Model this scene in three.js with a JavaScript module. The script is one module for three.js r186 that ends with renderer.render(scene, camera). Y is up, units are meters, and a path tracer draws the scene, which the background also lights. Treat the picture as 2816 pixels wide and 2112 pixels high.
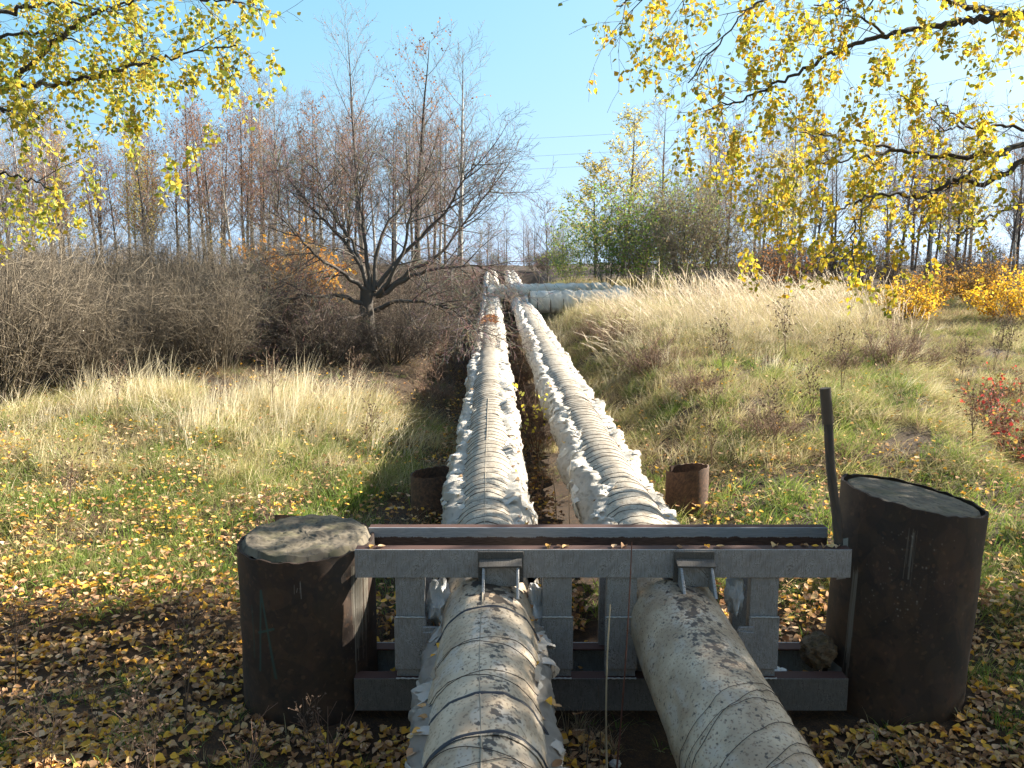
import * as THREE from 'three';
import { createNoise2D, createNoise3D } from 'simplex-noise';

// ---------- camera, sky, sun, exposure ----------
const scene = new THREE.Scene();
const camera = new THREE.PerspectiveCamera(51.1, 4 / 3, 0.05, 1500);
camera.position.set(0, 2.35, 0);
camera.rotation.x = -8 * Math.PI / 180;
const AZ = 70 * Math.PI / 180, EL = 27 * Math.PI / 180;
const SUN = new THREE.Vector3(Math.sin(AZ) * Math.cos(EL), Math.sin(EL), -Math.cos(AZ) * Math.cos(EL));
const renderer = new THREE.WebGLRenderer({ antialias: true });
renderer.toneMapping = THREE.LinearToneMapping;
renderer.toneMappingExposure = 3.7;
renderer.shadowMap.enabled = true;
{
  const W = 1024, Hh = 512, data = new Float32Array(W * Hh * 4);
  for (let r = 0; r < Hh; r++) {
    const up = ((r + 0.5) / Hh - 0.5) * Math.PI, y = Math.sin(up);
    for (let c = 0; c < W; c++) {
      const a = ((c + 0.5) / W - 0.5) * 2 * Math.PI, x = Math.cos(a) * Math.cos(up), z = Math.sin(a) * Math.cos(up);
      const cs = x * SUN.x + y * SUN.y + z * SUN.z, ang = Math.acos(Math.min(1, Math.max(-1, cs)));
      const t = Math.pow(1 - Math.max(0, y), 1.3);
      const g = 0.9 * Math.exp(-ang / 0.3) + 0.5 * Math.exp(-ang / 0.7);
      const o = (r * W + c) * 4;
      data[o] = 0.024 + 0.145 * t * t * t + 0.52 * g;
      data[o + 1] = 0.056 + 0.178 * t + 0.48 * g;
      data[o + 2] = 0.14 + 0.185 * t + 0.4 * g;
      data[o + 3] = 1;
    }
  }
  const sky = new THREE.DataTexture(data, W, Hh, THREE.RGBAFormat, THREE.FloatType);
  sky.mapping = THREE.EquirectangularReflectionMapping; sky.magFilter = THREE.LinearFilter; sky.needsUpdate = true;
  scene.background = sky; scene.environment = sky;
}
const sun = new THREE.DirectionalLight(new THREE.Color(1, 0.93, 0.8), 5);
sun.position.copy(SUN).multiplyScalar(80); sun.castShadow = true;
sun.shadow.camera.left = sun.shadow.camera.bottom = -50; sun.shadow.camera.right = sun.shadow.camera.top = 50; sun.shadow.camera.far = 250;
sun.shadow.mapSize.set(4096, 4096);
scene.add(sun);

// ---------- helpers ----------
const rngOf = (seed) => () => { seed = (seed + 0x6d2b79f5) | 0; let t = Math.imul(seed ^ (seed >>> 15), 1 | seed); t = (t + Math.imul(t ^ (t >>> 7), 61 | t)) ^ t; return ((t ^ (t >>> 14)) >>> 0) / 4294967296; };
const n2 = createNoise2D(rngOf(11)), n3 = createNoise3D(rngOf(23));
const fbm = (x, y, o = 4) => { let s = 0, a = 0.5; for (let i = 0; i < o; i++, a *= 0.5, x = x * 2.03 + 7.1, y = y * 2.03 - 3.3) s += a * n2(x, y); return s; };
const clamp = (x, a = 0, b = 1) => Math.min(b, Math.max(a, x));
const mix = (a, b, t) => a + (b - a) * t;
const mix3 = (a, b, t) => [mix(a[0], b[0], t), mix(a[1], b[1], t), mix(a[2], b[2], t)];
const sst = (a, b, x) => { const t = clamp((x - a) / (b - a)); return t * t * (3 - 2 * t); };
const curve = (pts) => (x) => { if (x <= pts[0][0]) return pts[0][1]; for (let i = 1; i < pts.length; i++) if (x <= pts[i][0]) { const t = (x - pts[i - 1][0]) / (pts[i][0] - pts[i - 1][0]); return mix(pts[i - 1][1], pts[i][1], t); } return pts[pts.length - 1][1]; };
const V = (x, y, z) => new THREE.Vector3(x, y, z);
const pick = (R, a) => a[Math.floor(R() * a.length) % a.length];
const taken = {};
const numbered = (n) => { taken[n] = (taken[n] ?? -1) + 1; return taken[n] ? n + '_' + String(taken[n]).padStart(3, '0') : n; };
const tag = (o, label, category, group, kind) => { o.userData.label = label; if (category) o.userData.category = category; if (group) o.userData.group = group; if (kind) o.userData.kind = kind; return o; };
const shade = (o) => { o.castShadow = o.receiveShadow = true; return o; };
function thing(name, label, category, pos = [0, 0, 0], turn = 0, group) {
  const o = new THREE.Group(); o.name = numbered(name); scene.add(o); o.position.set(...pos); o.rotation.y = turn;
  return tag(o, label, category, group);
}
function part(name, geo, mat, parent = scene) {
  const m = shade(new THREE.Mesh(geo, mat)); m.name = parent === scene ? numbered(name) : name; parent.add(m); return m;
}
function dup(root, pos, turn, scale = 1, label, group) {
  const r = root.clone(); r.name = numbered(root.name.replace(/_\d+$/, '')); scene.add(r); r.position.set(...pos); r.rotation.y = turn;
  if (scale.length) r.scale.set(...scale); else r.scale.setScalar(scale);
  r.userData = { ...root.userData }; if (label) r.userData.label = label; if (group) r.userData.group = group;
  return r;
}
// a growing mesh: tubes, sheets, leaves, boxes
class Geo {
  constructor() { this.p = []; this.n = []; this.i = []; this.c = []; this.u = []; }
  vert(p, n, c, u = 0, v = 0) { this.p.push(p.x, p.y, p.z); this.n.push(n.x, n.y, n.z); this.c.push(c[0], c[1], c[2]); this.u.push(u, v); return this.p.length / 3 - 1; }
  tube(pts, rad, sides, col, cap = false) {
    const L = pts.length; let N = null, base0 = this.p.length / 3, len = 0;
    const T = V(), B = V(), q = V(), nn = V();
    for (let k = 0; k < L; k++) {
      T.copy(pts[Math.min(L - 1, k + 1)]).sub(pts[Math.max(0, k - 1)]).normalize();
      if (!N) N = Math.abs(T.y) < 0.9 ? V(0, 1, 0) : V(1, 0, 0);
      N = N.clone().addScaledVector(T, -N.dot(T)); if (N.lengthSq() < 1e-6) N.set(T.y, T.z, T.x); N.normalize(); B.crossVectors(T, N);
      if (k) len += pts[k].distanceTo(pts[k - 1]);
      for (let j = 0; j <= sides; j++) {
        const a = j / sides * Math.PI * 2; nn.copy(N).multiplyScalar(Math.cos(a)).addScaledVector(B, Math.sin(a));
        q.copy(pts[k]).addScaledVector(nn, rad[k]); const c = typeof col === 'function' ? col(k / (L - 1), a, pts[k]) : col;
        this.vert(q, nn, c, j / sides * Math.max(0.05, rad[0] * 6.28), len);
      }
    }
    const w = sides + 1;
    for (let k = 0; k < L - 1; k++) for (let j = 0; j < sides; j++) { const a = base0 + k * w + j; this.i.push(a, a + 1, a + w, a + 1, a + w + 1, a + w); }
    if (cap) for (const [k, d] of [[0, -1], [L - 1, 1]]) { T.copy(pts[k]).sub(pts[k ? k - 1 : 1]).normalize(); const c = typeof col === 'function' ? col(k / (L - 1), 0, pts[k]) : col; const m = this.vert(pts[k], T, c); const b = this.p.length / 3; for (let j = 0; j <= sides; j++) { q.fromArray(this.p, (base0 + k * w + j) * 3); this.vert(q, T, c); } for (let j = 0; j < sides; j++) d > 0 ? this.i.push(m, b + j, b + j + 1) : this.i.push(m, b + j + 1, b + j); }
  }
  grid(nu, nv, f) { // f(u,v) -> {p, c, uv}; normals computed afterwards
    const b = this.p.length / 3;
    for (let i = 0; i <= nu; i++) for (let j = 0; j <= nv; j++) { const r = f(i / nu, j / nv, i, j); this.vert(r.p, ZERO, r.c || WHITE, r.u || 0, r.v || 0); }
    for (let i = 0; i < nu; i++) for (let j = 0; j < nv; j++) { const a = b + i * (nv + 1) + j; this.i.push(a, a + 1, a + nv + 1, a + 1, a + nv + 2, a + nv + 1); }
  }
  leaf(p, dir, nor, size, col, wide = 0.42) { // pointed oval folded along its midrib
    const S = V().crossVectors(nor, dir).normalize(), b = this.p.length / 3;
    const st = [[0, 0], [0.3, wide], [0.62, wide * 0.72], [1, 0]];
    const k0 = Math.min(1, wide / 0.42), add = (a, s, lift) => { lift *= k0; const q = p.clone().addScaledVector(dir, a * size).addScaledVector(S, s * size).addScaledVector(nor, lift * size); return this.vert(q, nor, col, a, s); };
    const m0 = add(0, 0, 0), m1 = add(0.36, 0, -0.07), m2 = add(1, 0, 0.04), l1 = add(0.27, wide, 0.07), l2 = add(0.6, wide * 0.7, 0.05), r1 = add(0.27, -wide, 0.07), r2 = add(0.6, -wide * 0.7, 0.05);
    this.i.push(m0, m1, l1, l1, m1, l2, l2, m1, m2, m0, r1, m1, r1, r2, m1, r2, m2, m1);
  }
  box(cx, cy, cz, sx, sy, sz, col = WHITE, rot) {
    const g = new THREE.BoxGeometry(sx, sy, sz); if (rot) g.applyMatrix4(new THREE.Matrix4().makeRotationFromEuler(rot)); g.translate(cx, cy, cz); this.merge(g, col);
  }
  merge(g, col = WHITE) {
    const b = this.p.length / 3, P = g.attributes.position, N = g.attributes.normal, U = g.attributes.uv, I = g.index;
    for (let k = 0; k < P.count; k++) { this.p.push(P.getX(k), P.getY(k), P.getZ(k)); this.n.push(N.getX(k), N.getY(k), N.getZ(k)); this.c.push(...col); this.u.push(U ? U.getX(k) : 0, U ? U.getY(k) : 0); }
    if (I) for (let k = 0; k < I.count; k++) this.i.push(b + I.getX(k)); else for (let k = 0; k < P.count; k++) this.i.push(b + k);
  }
  build(smooth) {
    const g = new THREE.BufferGeometry();
    g.setAttribute('position', new THREE.Float32BufferAttribute(this.p, 3));
    g.setAttribute('normal', new THREE.Float32BufferAttribute(this.n, 3));
    g.setAttribute('color', new THREE.Float32BufferAttribute(this.c, 3));
    g.setAttribute('uv', new THREE.Float32BufferAttribute(this.u, 2));
    g.setIndex(this.i); if (smooth) g.computeVertexNormals(); return g;
  }
}
const ZERO = V(0, 1, 0), WHITE = [1, 1, 1];
// tiling textures from layered noise: f(u, v, noise) -> [r,g,b] 0..1
function tex(size, f, srgb = true, w = size) {
  const d = new Uint8Array(w * size * 4);
  for (let y = 0; y < size; y++) for (let x = 0; x < w; x++) { const c = f(x / w, y / size), o = (y * w + x) * 4; for (let k = 0; k < 3; k++) d[o + k] = 255 * clamp(c.length ? c[k] : c); d[o + 3] = 255; }
  const t = new THREE.DataTexture(d, w, size); t.wrapS = t.wrapT = THREE.RepeatWrapping; t.magFilter = THREE.LinearFilter; if (srgb) t.colorSpace = THREE.SRGBColorSpace; t.needsUpdate = true; return t;
}
// seamless noise on a torus
const tn = (u, v, k, s = 0) => { const a = u * 6.2832, b = v * 6.2832; return n3(Math.cos(a) * k + s, Math.sin(a) * k + Math.cos(b) * k * 0.9 + s * 2, Math.sin(b) * k - s); };
const tfbm = (u, v, k, s = 0, o = 4) => { let r = 0, a = 0.5; for (let i = 0; i < o; i++, a *= 0.5, k *= 2.07) r += a * tn(u, v, k, s + i * 9.7); return r; };
const std = (o) => new THREE.MeshStandardMaterial({ vertexColors: true, roughness: 0.9, ...o });
const thin = (tr, o) => new THREE.MeshPhysicalMaterial({ vertexColors: true, roughness: 1, transmission: tr, thickness: 0, side: THREE.DoubleSide, specularIntensity: 0.5, ...o });

// ---------- terrain ----------
const baseH = curve([[-300, 0], [0, -0.05], [2, -0.05], [5, 0], [8, 0.1], [12, 0.42], [16, 0.75], [20, 0.98], [26, 1.35], [34, 1.9], [42, 2.3], [50, 2.55], [80, 2.9], [300, 3.2]]);
const pipeY = curve([[-6, 0.2], [4.2, 0.46], [15, 0.81], [26, 1.18], [33, 1.55], [40, 1.98], [43, 2.1], [50, 2.15], [70, 2.2]]);
const pipeX = (d) => -0.135 - 0.025 * (d - 4.2);
const GAP = 1.02, RP = 0.25;
function ground(x, z) {
  const d = -z;
  let y = 0; for (const o of [-1.5, 0, 1.5]) y += baseH(d + o) / 3;
  const edge = 5.7 + 0.31 * (d - 10);
  y -= 0.42 * sst(-0.5, 1.0, x - edge) * sst(6, 10, d) * (1 - sst(30, 40, d));
  y += 0.34 * sst(1.3, 3.2, x) * (1 - sst(-0.5, 0.9, x - edge)) * sst(7.2, 10.5, d) * (1 - sst(15, 24, d));
  y += 0.22 * Math.exp(-(((x + 4.5) / 2.6) ** 2) - ((d - 11) / 2.6) ** 2);
  const xc = pipeX(d) + GAP / 2, low = pipeY(d) - 0.56;
  if (low < y && d > -4) y = mix(y, low, (1 - sst(0.9, 2.5, Math.abs(x - xc))) * (1 - sst(40, 44, d)));
  return y + 0.05 * n2(x * 0.5, z * 0.5) + 0.025 * n2(x * 1.7 + 9, z * 1.7) + (d > 45 ? 0.25 * n2(x * 0.05, z * 0.05) : 0);
}
const soilTex = tex(512, (u, v) => { const a = tfbm(u, v, 3, 1), b = tfbm(u, v, 14, 4, 3), c = tn(u, v, 30, 8); const t = clamp(0.5 + a); let q = mix3([0.19, 0.135, 0.085], [0.31, 0.22, 0.13], t); q = mix3(q, [0.36, 0.26, 0.14], clamp(b * 2.2)); return q.map((k) => k * (0.85 + 0.25 * c)); });
{
  const xs = [], zs = [];
  for (let i = -130; i <= 130; i++) { const t = i / 130; xs.push(Math.sinh(t * 5.2) * 400 / Math.sinh(5.2)); }
  for (let i = 0; i <= 240; i++) { const t = i / 240; zs.push(t < 0.06 ? mix(300, 3, Math.pow(t / 0.06, 0.4)) : 3 - 24 * Math.pow((t - 0.06) / 0.94, 1.6) - 480 * Math.pow((t - 0.06) / 0.94, 7)); }
  zs.reverse();
  const g = new Geo();
  g.grid(xs.length - 1, zs.length - 1, (u, v, i, j) => { const x = xs[i], z = zs[j]; return { p: V(x, ground(x, z), z), u: x / 1.3, v: z / 1.3 }; });
  part('ground', g.build(true), new THREE.MeshStandardMaterial({ map: soilTex, bumpMap: soilTex, bumpScale: 0.02, roughness: 1 }));
  tag(scene.children[scene.children.length - 1], 'uneven brown earth slope rising to the hilltop', 'ground', undefined, 'structure');
}
const onGround = (x, z, dy = 0) => [x, ground(x, z) + dy, z];

// ---------- the two insulated pipes ----------
const feltTex = tex(1024, (u, v) => {
  const a = tfbm(u, v, 1.6, 2), b = tfbm(u, v, 6, 5), c = tfbm(u, v, 22, 7, 3), e = tn(u, v * 0.3, 40, 3);
  let q = mix3([0.58, 0.53, 0.47], [0.72, 0.68, 0.62], clamp(0.5 + a * 0.9)); q = mix3(q, [0.60, 0.57, 0.54], clamp(b * 1.3) * 0.6);
  const st = sst(0.36, 0.46, c + 0.3 * a); q = mix3(q, [0.25, 0.22, 0.19], st * 0.7); q = mix3(q, [0.42, 0.35, 0.27], sst(0.16, 0.4, b - a * 0.3) * 0.4);
  return q.map((k) => k * (0.97 + 0.05 * e));
});
const stainTex = tex(1024, (u, v) => { // the bare length in front of the support: flaking dark crust along its top
  const th = (u - 0.5) * 360, d = 1 + v * 3.5;
  const a = fbm(u * 6, v * 9, 4), b = fbm(u * 20 + 5, v * 40, 6), c = fbm(u * 60, v * 130 + 9, 3);
  let q = mix3([0.60, 0.52, 0.43], [0.75, 0.68, 0.59], clamp(0.5 + a)); q = mix3(q, [0.70, 0.66, 0.62], sst(0.1, 0.5, fbm(u * 9 + 3, v * 10, 3)) * 0.6);
  const band = Math.exp(-(((th - 6 + 16 * fbm(v * 6, 3, 2)) / 26) ** 2)) * sst(2.0, 3.0, d) * (0.35 + 0.65 * sst(2.9, 3.4, d));
  const st = sst(0.30, 0.44, b + 0.55 * band - 0.24); q = mix3(q, [0.20, 0.17, 0.16], st * 0.8);
  q = mix3(q, [0.36, 0.27, 0.21], sst(0.25, 0.5, c + 0.25 * band) * 0.55);
  q = mix3(q, [0.2, 0.17, 0.15], sst(0.52, 0.62, fbm(u * 30 + 2, v * 66, 3) + 0.06) * 0.7);
  return q;
});
const spotTex = tex(1024, (u, v) => { // front length of the seamed pipe
  const th = (u - 0.5) * 360, d = 1 + v * 3.65, a = fbm(u * 5 + 4, v * 8, 4), b = fbm(u * 16 + 9, v * 36, 6), c = fbm(u * 50, v * 110 + 3, 3);
  let q = mix3([0.62, 0.54, 0.45], [0.77, 0.70, 0.61], clamp(0.5 + a)); q = mix3(q, [0.70, 0.66, 0.62], sst(0.05, 0.45, fbm(u * 8 + 1, v * 9, 3)) * 0.7);
  const band = Math.exp(-(((th - 8 + 10 * fbm(v * 7, 8, 2)) / 20) ** 2)), tail = sst(3.7, 3.95, d) * Math.exp(-((th / 60) ** 2));
  q = mix3(q, [0.19, 0.17, 0.16], sst(0.26, 0.36, b + 0.42 * band - 0.34 + 0.4 * tail) * 0.8); q = mix3(q, [0.33, 0.26, 0.2], sst(0.22, 0.5, c + 0.16 * band) * 0.5);
  return mix3(q, [0.46, 0.39, 0.32], sst(0.2, 0.6, fbm(u * 3, v * 30 + 7, 3)) * 0.3);
});
spotTex.wrapS = spotTex.wrapT = stainTex.wrapS = stainTex.wrapT = THREE.ClampToEdgeWrapping;
const woolBump = tex(1024, (u, v) => { const w = 0.03 * tfbm(u, v, 4, 2, 2), a = 0.5 + 0.5 * tfbm(u + w, v - w, 8, 3, 4), f1 = 1 - Math.abs(tn(u + w * 2, v * 0.2 + w, 34, 5)), f2 = 1 - Math.abs(tn(u * 0.25 + w, v + w * 2, 30, 9)); return [0.4 * a + 0.35 * f1 * f1 + 0.25 * f2 * f2, 0, 0]; }, false);
const M = {
  felt: std({ map: feltTex, bumpMap: feltTex, bumpScale: 0.004, roughness: 0.62 }),
  stained: std({ map: stainTex, bumpMap: stainTex, bumpScale: 0.003, roughness: 0.6 }),
  spotted: std({ map: spotTex, bumpMap: spotTex, bumpScale: 0.003, roughness: 0.6 }),
  wool: std({ bumpMap: woolBump, bumpScale: 0.022, roughness: 0.95 }),
  flap: thin(0.25, { bumpMap: woolBump, bumpScale: 0.004 }),
  wire: new THREE.MeshStandardMaterial({ color: 0x453c36, roughness: 0.6, metalness: 0.5 }),
  strap: new THREE.MeshStandardMaterial({ color: 0x34343a, roughness: 0.55, metalness: 0.3 }),
  seam: new THREE.MeshStandardMaterial({ color: 0x867b6b, roughness: 0.6 }),
  leaf: thin(0.5), bark: std({ roughness: 0.95 }), grass: thin(0.35, { vertexColors: true }),
};
const rad = Math.PI / 180;
const onPipe = (off, th, d, r) => V(pipeX(d) + off + r * Math.sin(th * rad), pipeY(d) + r * Math.cos(th * rad), -d);
const rows = (d0, d1) => { const out = [d0]; let d = d0; while (d < d1 - 1e-6) { d = Math.min(d1, d + (d < 4.5 ? 0.02 : d < 8 ? 0.03 : d < 13 ? 0.05 : 0.14)); out.push(d); } return out; };
// how far the wool's top edge sits from the crown of the pipe, in degrees
const woolEdge = (off, side, d) => (d < 4.2 ? 68 : (off ? (side < 0 ? 40 : 47) : (side < 0 ? 52 : 36))) + 11 * n2(d * 1.1, off * 7 + side * 3) + 6 * n2(d * 4.1, off * 5 + side) + 4 * n2(d * 13, side * 9 + off) - (d > 14 ? 8 : 0) - (d > 24 ? 14 : 0);
function woolR(off, side, th, d) { // th measured away from the crown, 0..180
  const e0 = woolEdge(off, side, d), env = sst(e0 - 4, e0 + 16, th), a = th * rad * RP * side, s = off * 13 + side * 31;
  const wx = 0.06 * n3(d * 6, a * 6, s), wy = 0.06 * n3(d * 6 + 40, a * 6, s);
  const lump = 0.5 + 0.5 * n3((d + wx) * 4.2, (a + wy) * 5, s + 3), r1 = 1 - Math.abs(n3((d + wx) * 13, (a + wy) * 5, s + 6)), r2 = n3((d + wx) * 24, (a + wy) * 8, s + 9), big = 0.5 + 0.5 * n3(d * 1.3, a * 2, s + 20);
  return RP + 0.006 - 0.02 * (1 - env) + env * (0.012 + 0.022 * lump + 0.08 * big * big + 0.026 * r1 * r1 * r1 + 0.01 * r2 + 0.004 * n3(d * 50, a * 50, s)) * (d < 4.2 ? 0.85 : 1);
}
const woolCol = (d, th, s) => { const a = 0.5 + 0.5 * fbm(d * 2.3 + s, th * 0.02, 3), b = fbm(d * 9 + s, th * 0.09 + 4, 3); let c = mix3([0.86, 0.80, 0.72], [0.70, 0.63, 0.53], clamp(a * 0.9)); c = mix3(c, [0.36, 0.29, 0.21], sst(0.2, 0.5, b) * 0.7); return d < 4.2 ? mix3(c, [0.36, 0.31, 0.26], 0.6) : c; };
function makePipe(off, name, label) {
  const t = thing(name, label, 'pipe'), R = rngOf(off ? 77 : 55), L = off ? 1 : 0;
  // positions of the wires wound round it
  const W = [];
  for (let d = 4.62; d < 27; d += (d < 11 ? 0.1 : 0.19) + 0.07 * R()) W.push([d, (R() - 0.5) * 0.05, 0.0019 + 0.0012 * R()]);
  if (L) for (const q of [[3.06, 0.13, 0.0016], [2.98, 0.2, 0.0018], [2.95, 0.11, 0.0016], [2.76, 0.16, 0.0018], [2.6, 0.22, 0.0018], [2.57, 0.16, 0.0016], [2.3, 0.2, 0.0018]]) W.push(q);
  else for (const q of [[3.49, 0.03, 0.0019], [3.45, -0.05, 0.0019], [3.18, 0.03, 0.0019], [3.14, -0.06, 0.0019], [2.64, -0.08, 0.0019], [2.58, 0.05, 0.0019], [2.5, 0.02, 0.0019], [2.3, 0.02, 0.0019]]) W.push(q);
  const dent = (d) => { let s = 0; for (const w of W) { const q = (d - w[0]) / 0.02; if (q > -3 && q < 3) s += Math.exp(-q * q); } return Math.min(1, s) * 0.006; };
  const coverR = (th, d) => RP + 0.008 * n3(d * 0.9, th * 0.012, off * 9) + 0.004 * n3(d * 5, th * 0.05, off * 3 + 2) - dent(d) * Math.exp(-((th / 100) ** 4));
  const cover = (d0, d1, lift, nm, mat, uvf) => { const rr = rows(d0, d1), g = new Geo(), tint = 0.92 + 0.16 * R(); g.grid(rr.length - 1, 44, (u, v, i, j) => { const d = rr[i], th = -180 + 360 * v; const w = uvf ? uvf(d, v) : [v * 1.6 + off, d / 1.7]; return { p: onPipe(off, th, d, coverR(th, d) + lift), c: [tint, tint, tint * (0.98 + 0.04 * R() * 0)], u: w[0], v: w[1] }; }); return part(nm, g.build(true), mat, t); };
  // jacket in overlapping lengths
  const cuts = L ? [1.0, 4.5, 6.6, 9.4, 13, 18, 25, 33, 41, 52] : [1.0, 2.72, 3.81, 4.6, 7.2, 10.5, 14.5, 20, 27, 35, 43, 54];
  for (let k = 0; k < cuts.length - 1; k++) if (L && !k) cover(1, 4.5, 0, 'jacket', M.stained, (d, v) => [v, (d - 1) / 3.5]); else if (!L && k < 3) cover(cuts[k], cuts[k + 1] + 0.05, (k % 2) * 0.005, 'jacket', M.spotted, (d, v) => [v, (d - 1) / 3.65]); else cover(cuts[k], cuts[k + 1] + 0.05, (k % 2) * 0.004, 'jacket', M.felt);
  // lap joint along the crown
  if (!L) { const g = new Geo(), rr = rows(1, 9.3); for (const th of [-5]) g.grid(rr.length - 1, 4, (u, v, i) => { const d = rr[i], q = th + 2.2 * n2(d * 0.5, 4) + (v - 0.5) * 2.2; return { p: onPipe(off, q, d, coverR(q, d) + 0.002 + 0.004 * Math.sin(v * Math.PI)) }; }); part('lap_seam', g.build(true), M.seam, t); }
  // mineral wool bulging out on both flanks
  const flank = (side, d0, d1, th1) => {
    const rr = rows(d0, d1), g = new Geo(), nv = 40;
    g.grid(rr.length - 1, nv, (u, v, i) => { const d = rr[i], e0 = woolEdge(off, side, d) - 6, q = side > 0 ? v : 1 - v, th = e0 + (th1 - e0) * q, r = woolR(off, side, th, d); const p = onPipe(off, th * side, d, r); p.y -= 0.05 * sst(80, 140, th) * (0.5 + 0.5 * n2(d * 2, side + off)); return { p, c: woolCol(d, th, off + side * 3), u: th / 45, v: d * 3 }; });
    const w = part('wool_flank', g.build(true), M.wool, t);
    // torn rags of the wool mat: thin sheets that lift off the flank and droop, with frayed ends
    const f = new Geo(), dEnd = Math.min(d1, 19), n = Math.round((Math.min(d1, 15) - d0) * 15);
    for (let k = 0; k < n; k++) {
      const d = d0 + (dEnd - d0) * Math.pow(R(), 1.25), e0 = woolEdge(off, side, d), low = R() < 0.45, th = low ? e0 + 10 + 60 * R() : e0 + R() * 10;
      const wd = 0.05 + 0.26 * R() * R() * R(), len = 0.04 + 0.1 * R() * R(), sd = R() * 99, col = mix3(woolCol(d, th, sd), [0.87, 0.82, 0.75], 0.5), up = !low && R() < 0.4, lift = 0.004 + 0.04 * R() * R(), skew = (R() - 0.5) * 0.9, tl = up ? -1 : 1;
      f.grid(8, 6, (u, v) => {
        const fray = 1 + 0.4 * n2(u * 5 + sd, 3) + 0.2 * n2(u * 13, sd), l = v * len * (0.45 + 0.55 * Math.sin(Math.PI * (0.08 + 0.84 * u))) * fray;
        const t2 = th + tl * l / RP / rad, dd = d + (u - 0.5) * wd * (1 - 0.2 * v) + skew * l, rr = woolR(off, side, Math.abs(t2), dd);
        const h = 0.004 + lift * (up ? v * v * 1.3 : Math.sin(Math.PI * Math.min(1, v * 0.8)) * 0.9 + 0.15 * v) + 0.008 * v * n2(u * 5 + sd, v * 3);
        return { p: onPipe(off, t2 * side, dd, rr + h), c: v > 0.85 ? mix3(col, [0.5, 0.44, 0.36], 0.35) : col, u: u * wd * 6 + sd, v: v * len * 6 };
      });
    }
    part('torn_wool', f.build(true), M.flap, t).userData.kind = 'stuff';
  };
  flank(-1, 4.52, 46, 165); flank(1, 4.52, 46, 165);
  if (!L) { flank(-1, 1.0, 4.0, 150); flank(1, 1.0, 4.05, 150); }
  // binding wires
  const geo = (d, tilt, r, far) => { const g = new Geo(), pts = [], rs = [], n = far ? 20 : 44; for (let k = 0; k <= n; k++) { const th = -172 + 344 * k / n, dd = d + tilt * Math.sin(th * rad) + 0.008 * n2(th * 0.03, d * 9), side = th < 0 ? -1 : 1, wool = (dd > 4.5 || !L) ? woolR(off, side, Math.abs(th), dd) - 0.012 : 0; pts.push(onPipe(off, th, dd, Math.max(coverR(th, dd) + r + 0.004, wool))); rs.push(r); } g.tube(pts, rs, 4, WHITE); return g.build(); };
  for (const [d, tilt, r] of W) part('binding_wire', geo(d, tilt, r, d > 12), M.wire, t);
  if (!L) for (const d of [3.8, 3.0, 2.74]) { const g = new Geo(), nn = 60; g.grid(3, nn, (u, v) => { const th = -150 + 300 * v, dd = d + (u - 0.5) * 0.028 + 0.02 * Math.sin(th * rad); const q = u < 0.2 || u > 0.8 ? 0.002 : 0.008; return { p: onPipe(off, th, dd, coverR(th, dd) + q + (Math.abs(th) > 60 ? 0.02 * sst(60, 90, Math.abs(th)) : 0)) }; }); part('steel_strap', g.build(true), M.strap, t); }
  return t;
}
makePipe(0, 'insulated_pipe', 'heating pipe with a lap seam along its top and wool on both flanks');
makePipe(GAP, 'insulated_pipe', 'heating pipe with dark flaking stains on its bare front length');

// ---------- pipe loop that branches off to the side up the slope ----------
function loopPipe(name, label, pts, r, seed) {
  const c = new THREE.CatmullRomCurve3(pts.map((p) => V(...p)), false, 'catmullrom', 0.15), len = c.getLength(), t = thing(name, label, 'pipe'), g = new Geo(), n = Math.round(len / 0.06), fr = c.computeFrenetFrames(n), R = rngOf(seed);
  const P0 = []; for (let k = 0; k <= n; k++) P0.push(c.getPointAt(k / n));
  g.grid(n, 28, (u, v, i) => { const a = (1 - v) * Math.PI * 2, N = fr.normals[i], B = fr.binormals[i], s = u * len, q = s % 0.42, o = V().addScaledVector(N, Math.cos(a)).addScaledVector(B, Math.sin(a)); const up = clamp(o.y * 1.5 + 0.3); const rr = r * (1 - 0.1 * Math.exp(-(((q - 0.21) / 0.05) ** 2))) + 0.05 * up * (1 - Math.abs(n3(s * 5, a * 1.6, seed))) + 0.02 * n3(s * 14, a * 4, seed + 3); return { p: P0[i].clone().addScaledVector(o, rr), c: mix3([0.88, 0.80, 0.69], [0.74, 0.64, 0.51], clamp(0.4 + 1.2 * fbm(s * 1.4, a * 0.6 + seed, 3))), u: a, v: s * 3 }; });
  part('wool_wrap', g.build(true), M.wool, t);
  for (let s = 0.21; s < len; s += 0.42) { const p = c.getPointAt(s / len), i = Math.round(s / len * n), gg = new Geo(), ring = [], rs = []; for (let k = 0; k <= 20; k++) { const a = k / 20 * Math.PI * 2; ring.push(p.clone().addScaledVector(fr.normals[i], Math.cos(a) * r * 0.97).addScaledVector(fr.binormals[i], Math.sin(a) * r * 0.97)); rs.push(0.012); } gg.tube(ring, rs, 4, WHITE); part('binding_wire', gg.build(), M.wire, t); }
  return t;
}
loopPipe('loop_pipe', 'white wrapped pipe running sideways in front of the loop with dark ring wires', [[0.55, 1.36, -25.4], [1.5, 1.38, -25.5], [2.9, 1.4, -25.6], [3.45, 1.43, -25.8], [3.65, 1.46, -26.4], [3.65, 1.5, -28]], 0.33, 4);
loopPipe('loop_pipe', 'white wrapped pipe crossing over both heating pipes behind the other loop pipe', [[-0.85, 1.62, -27.4], [0.2, 1.66, -27.6], [1.5, 1.68, -27.7], [2.9, 1.7, -27.8], [3.3, 1.7, -28.1]], 0.22, 9);

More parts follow.
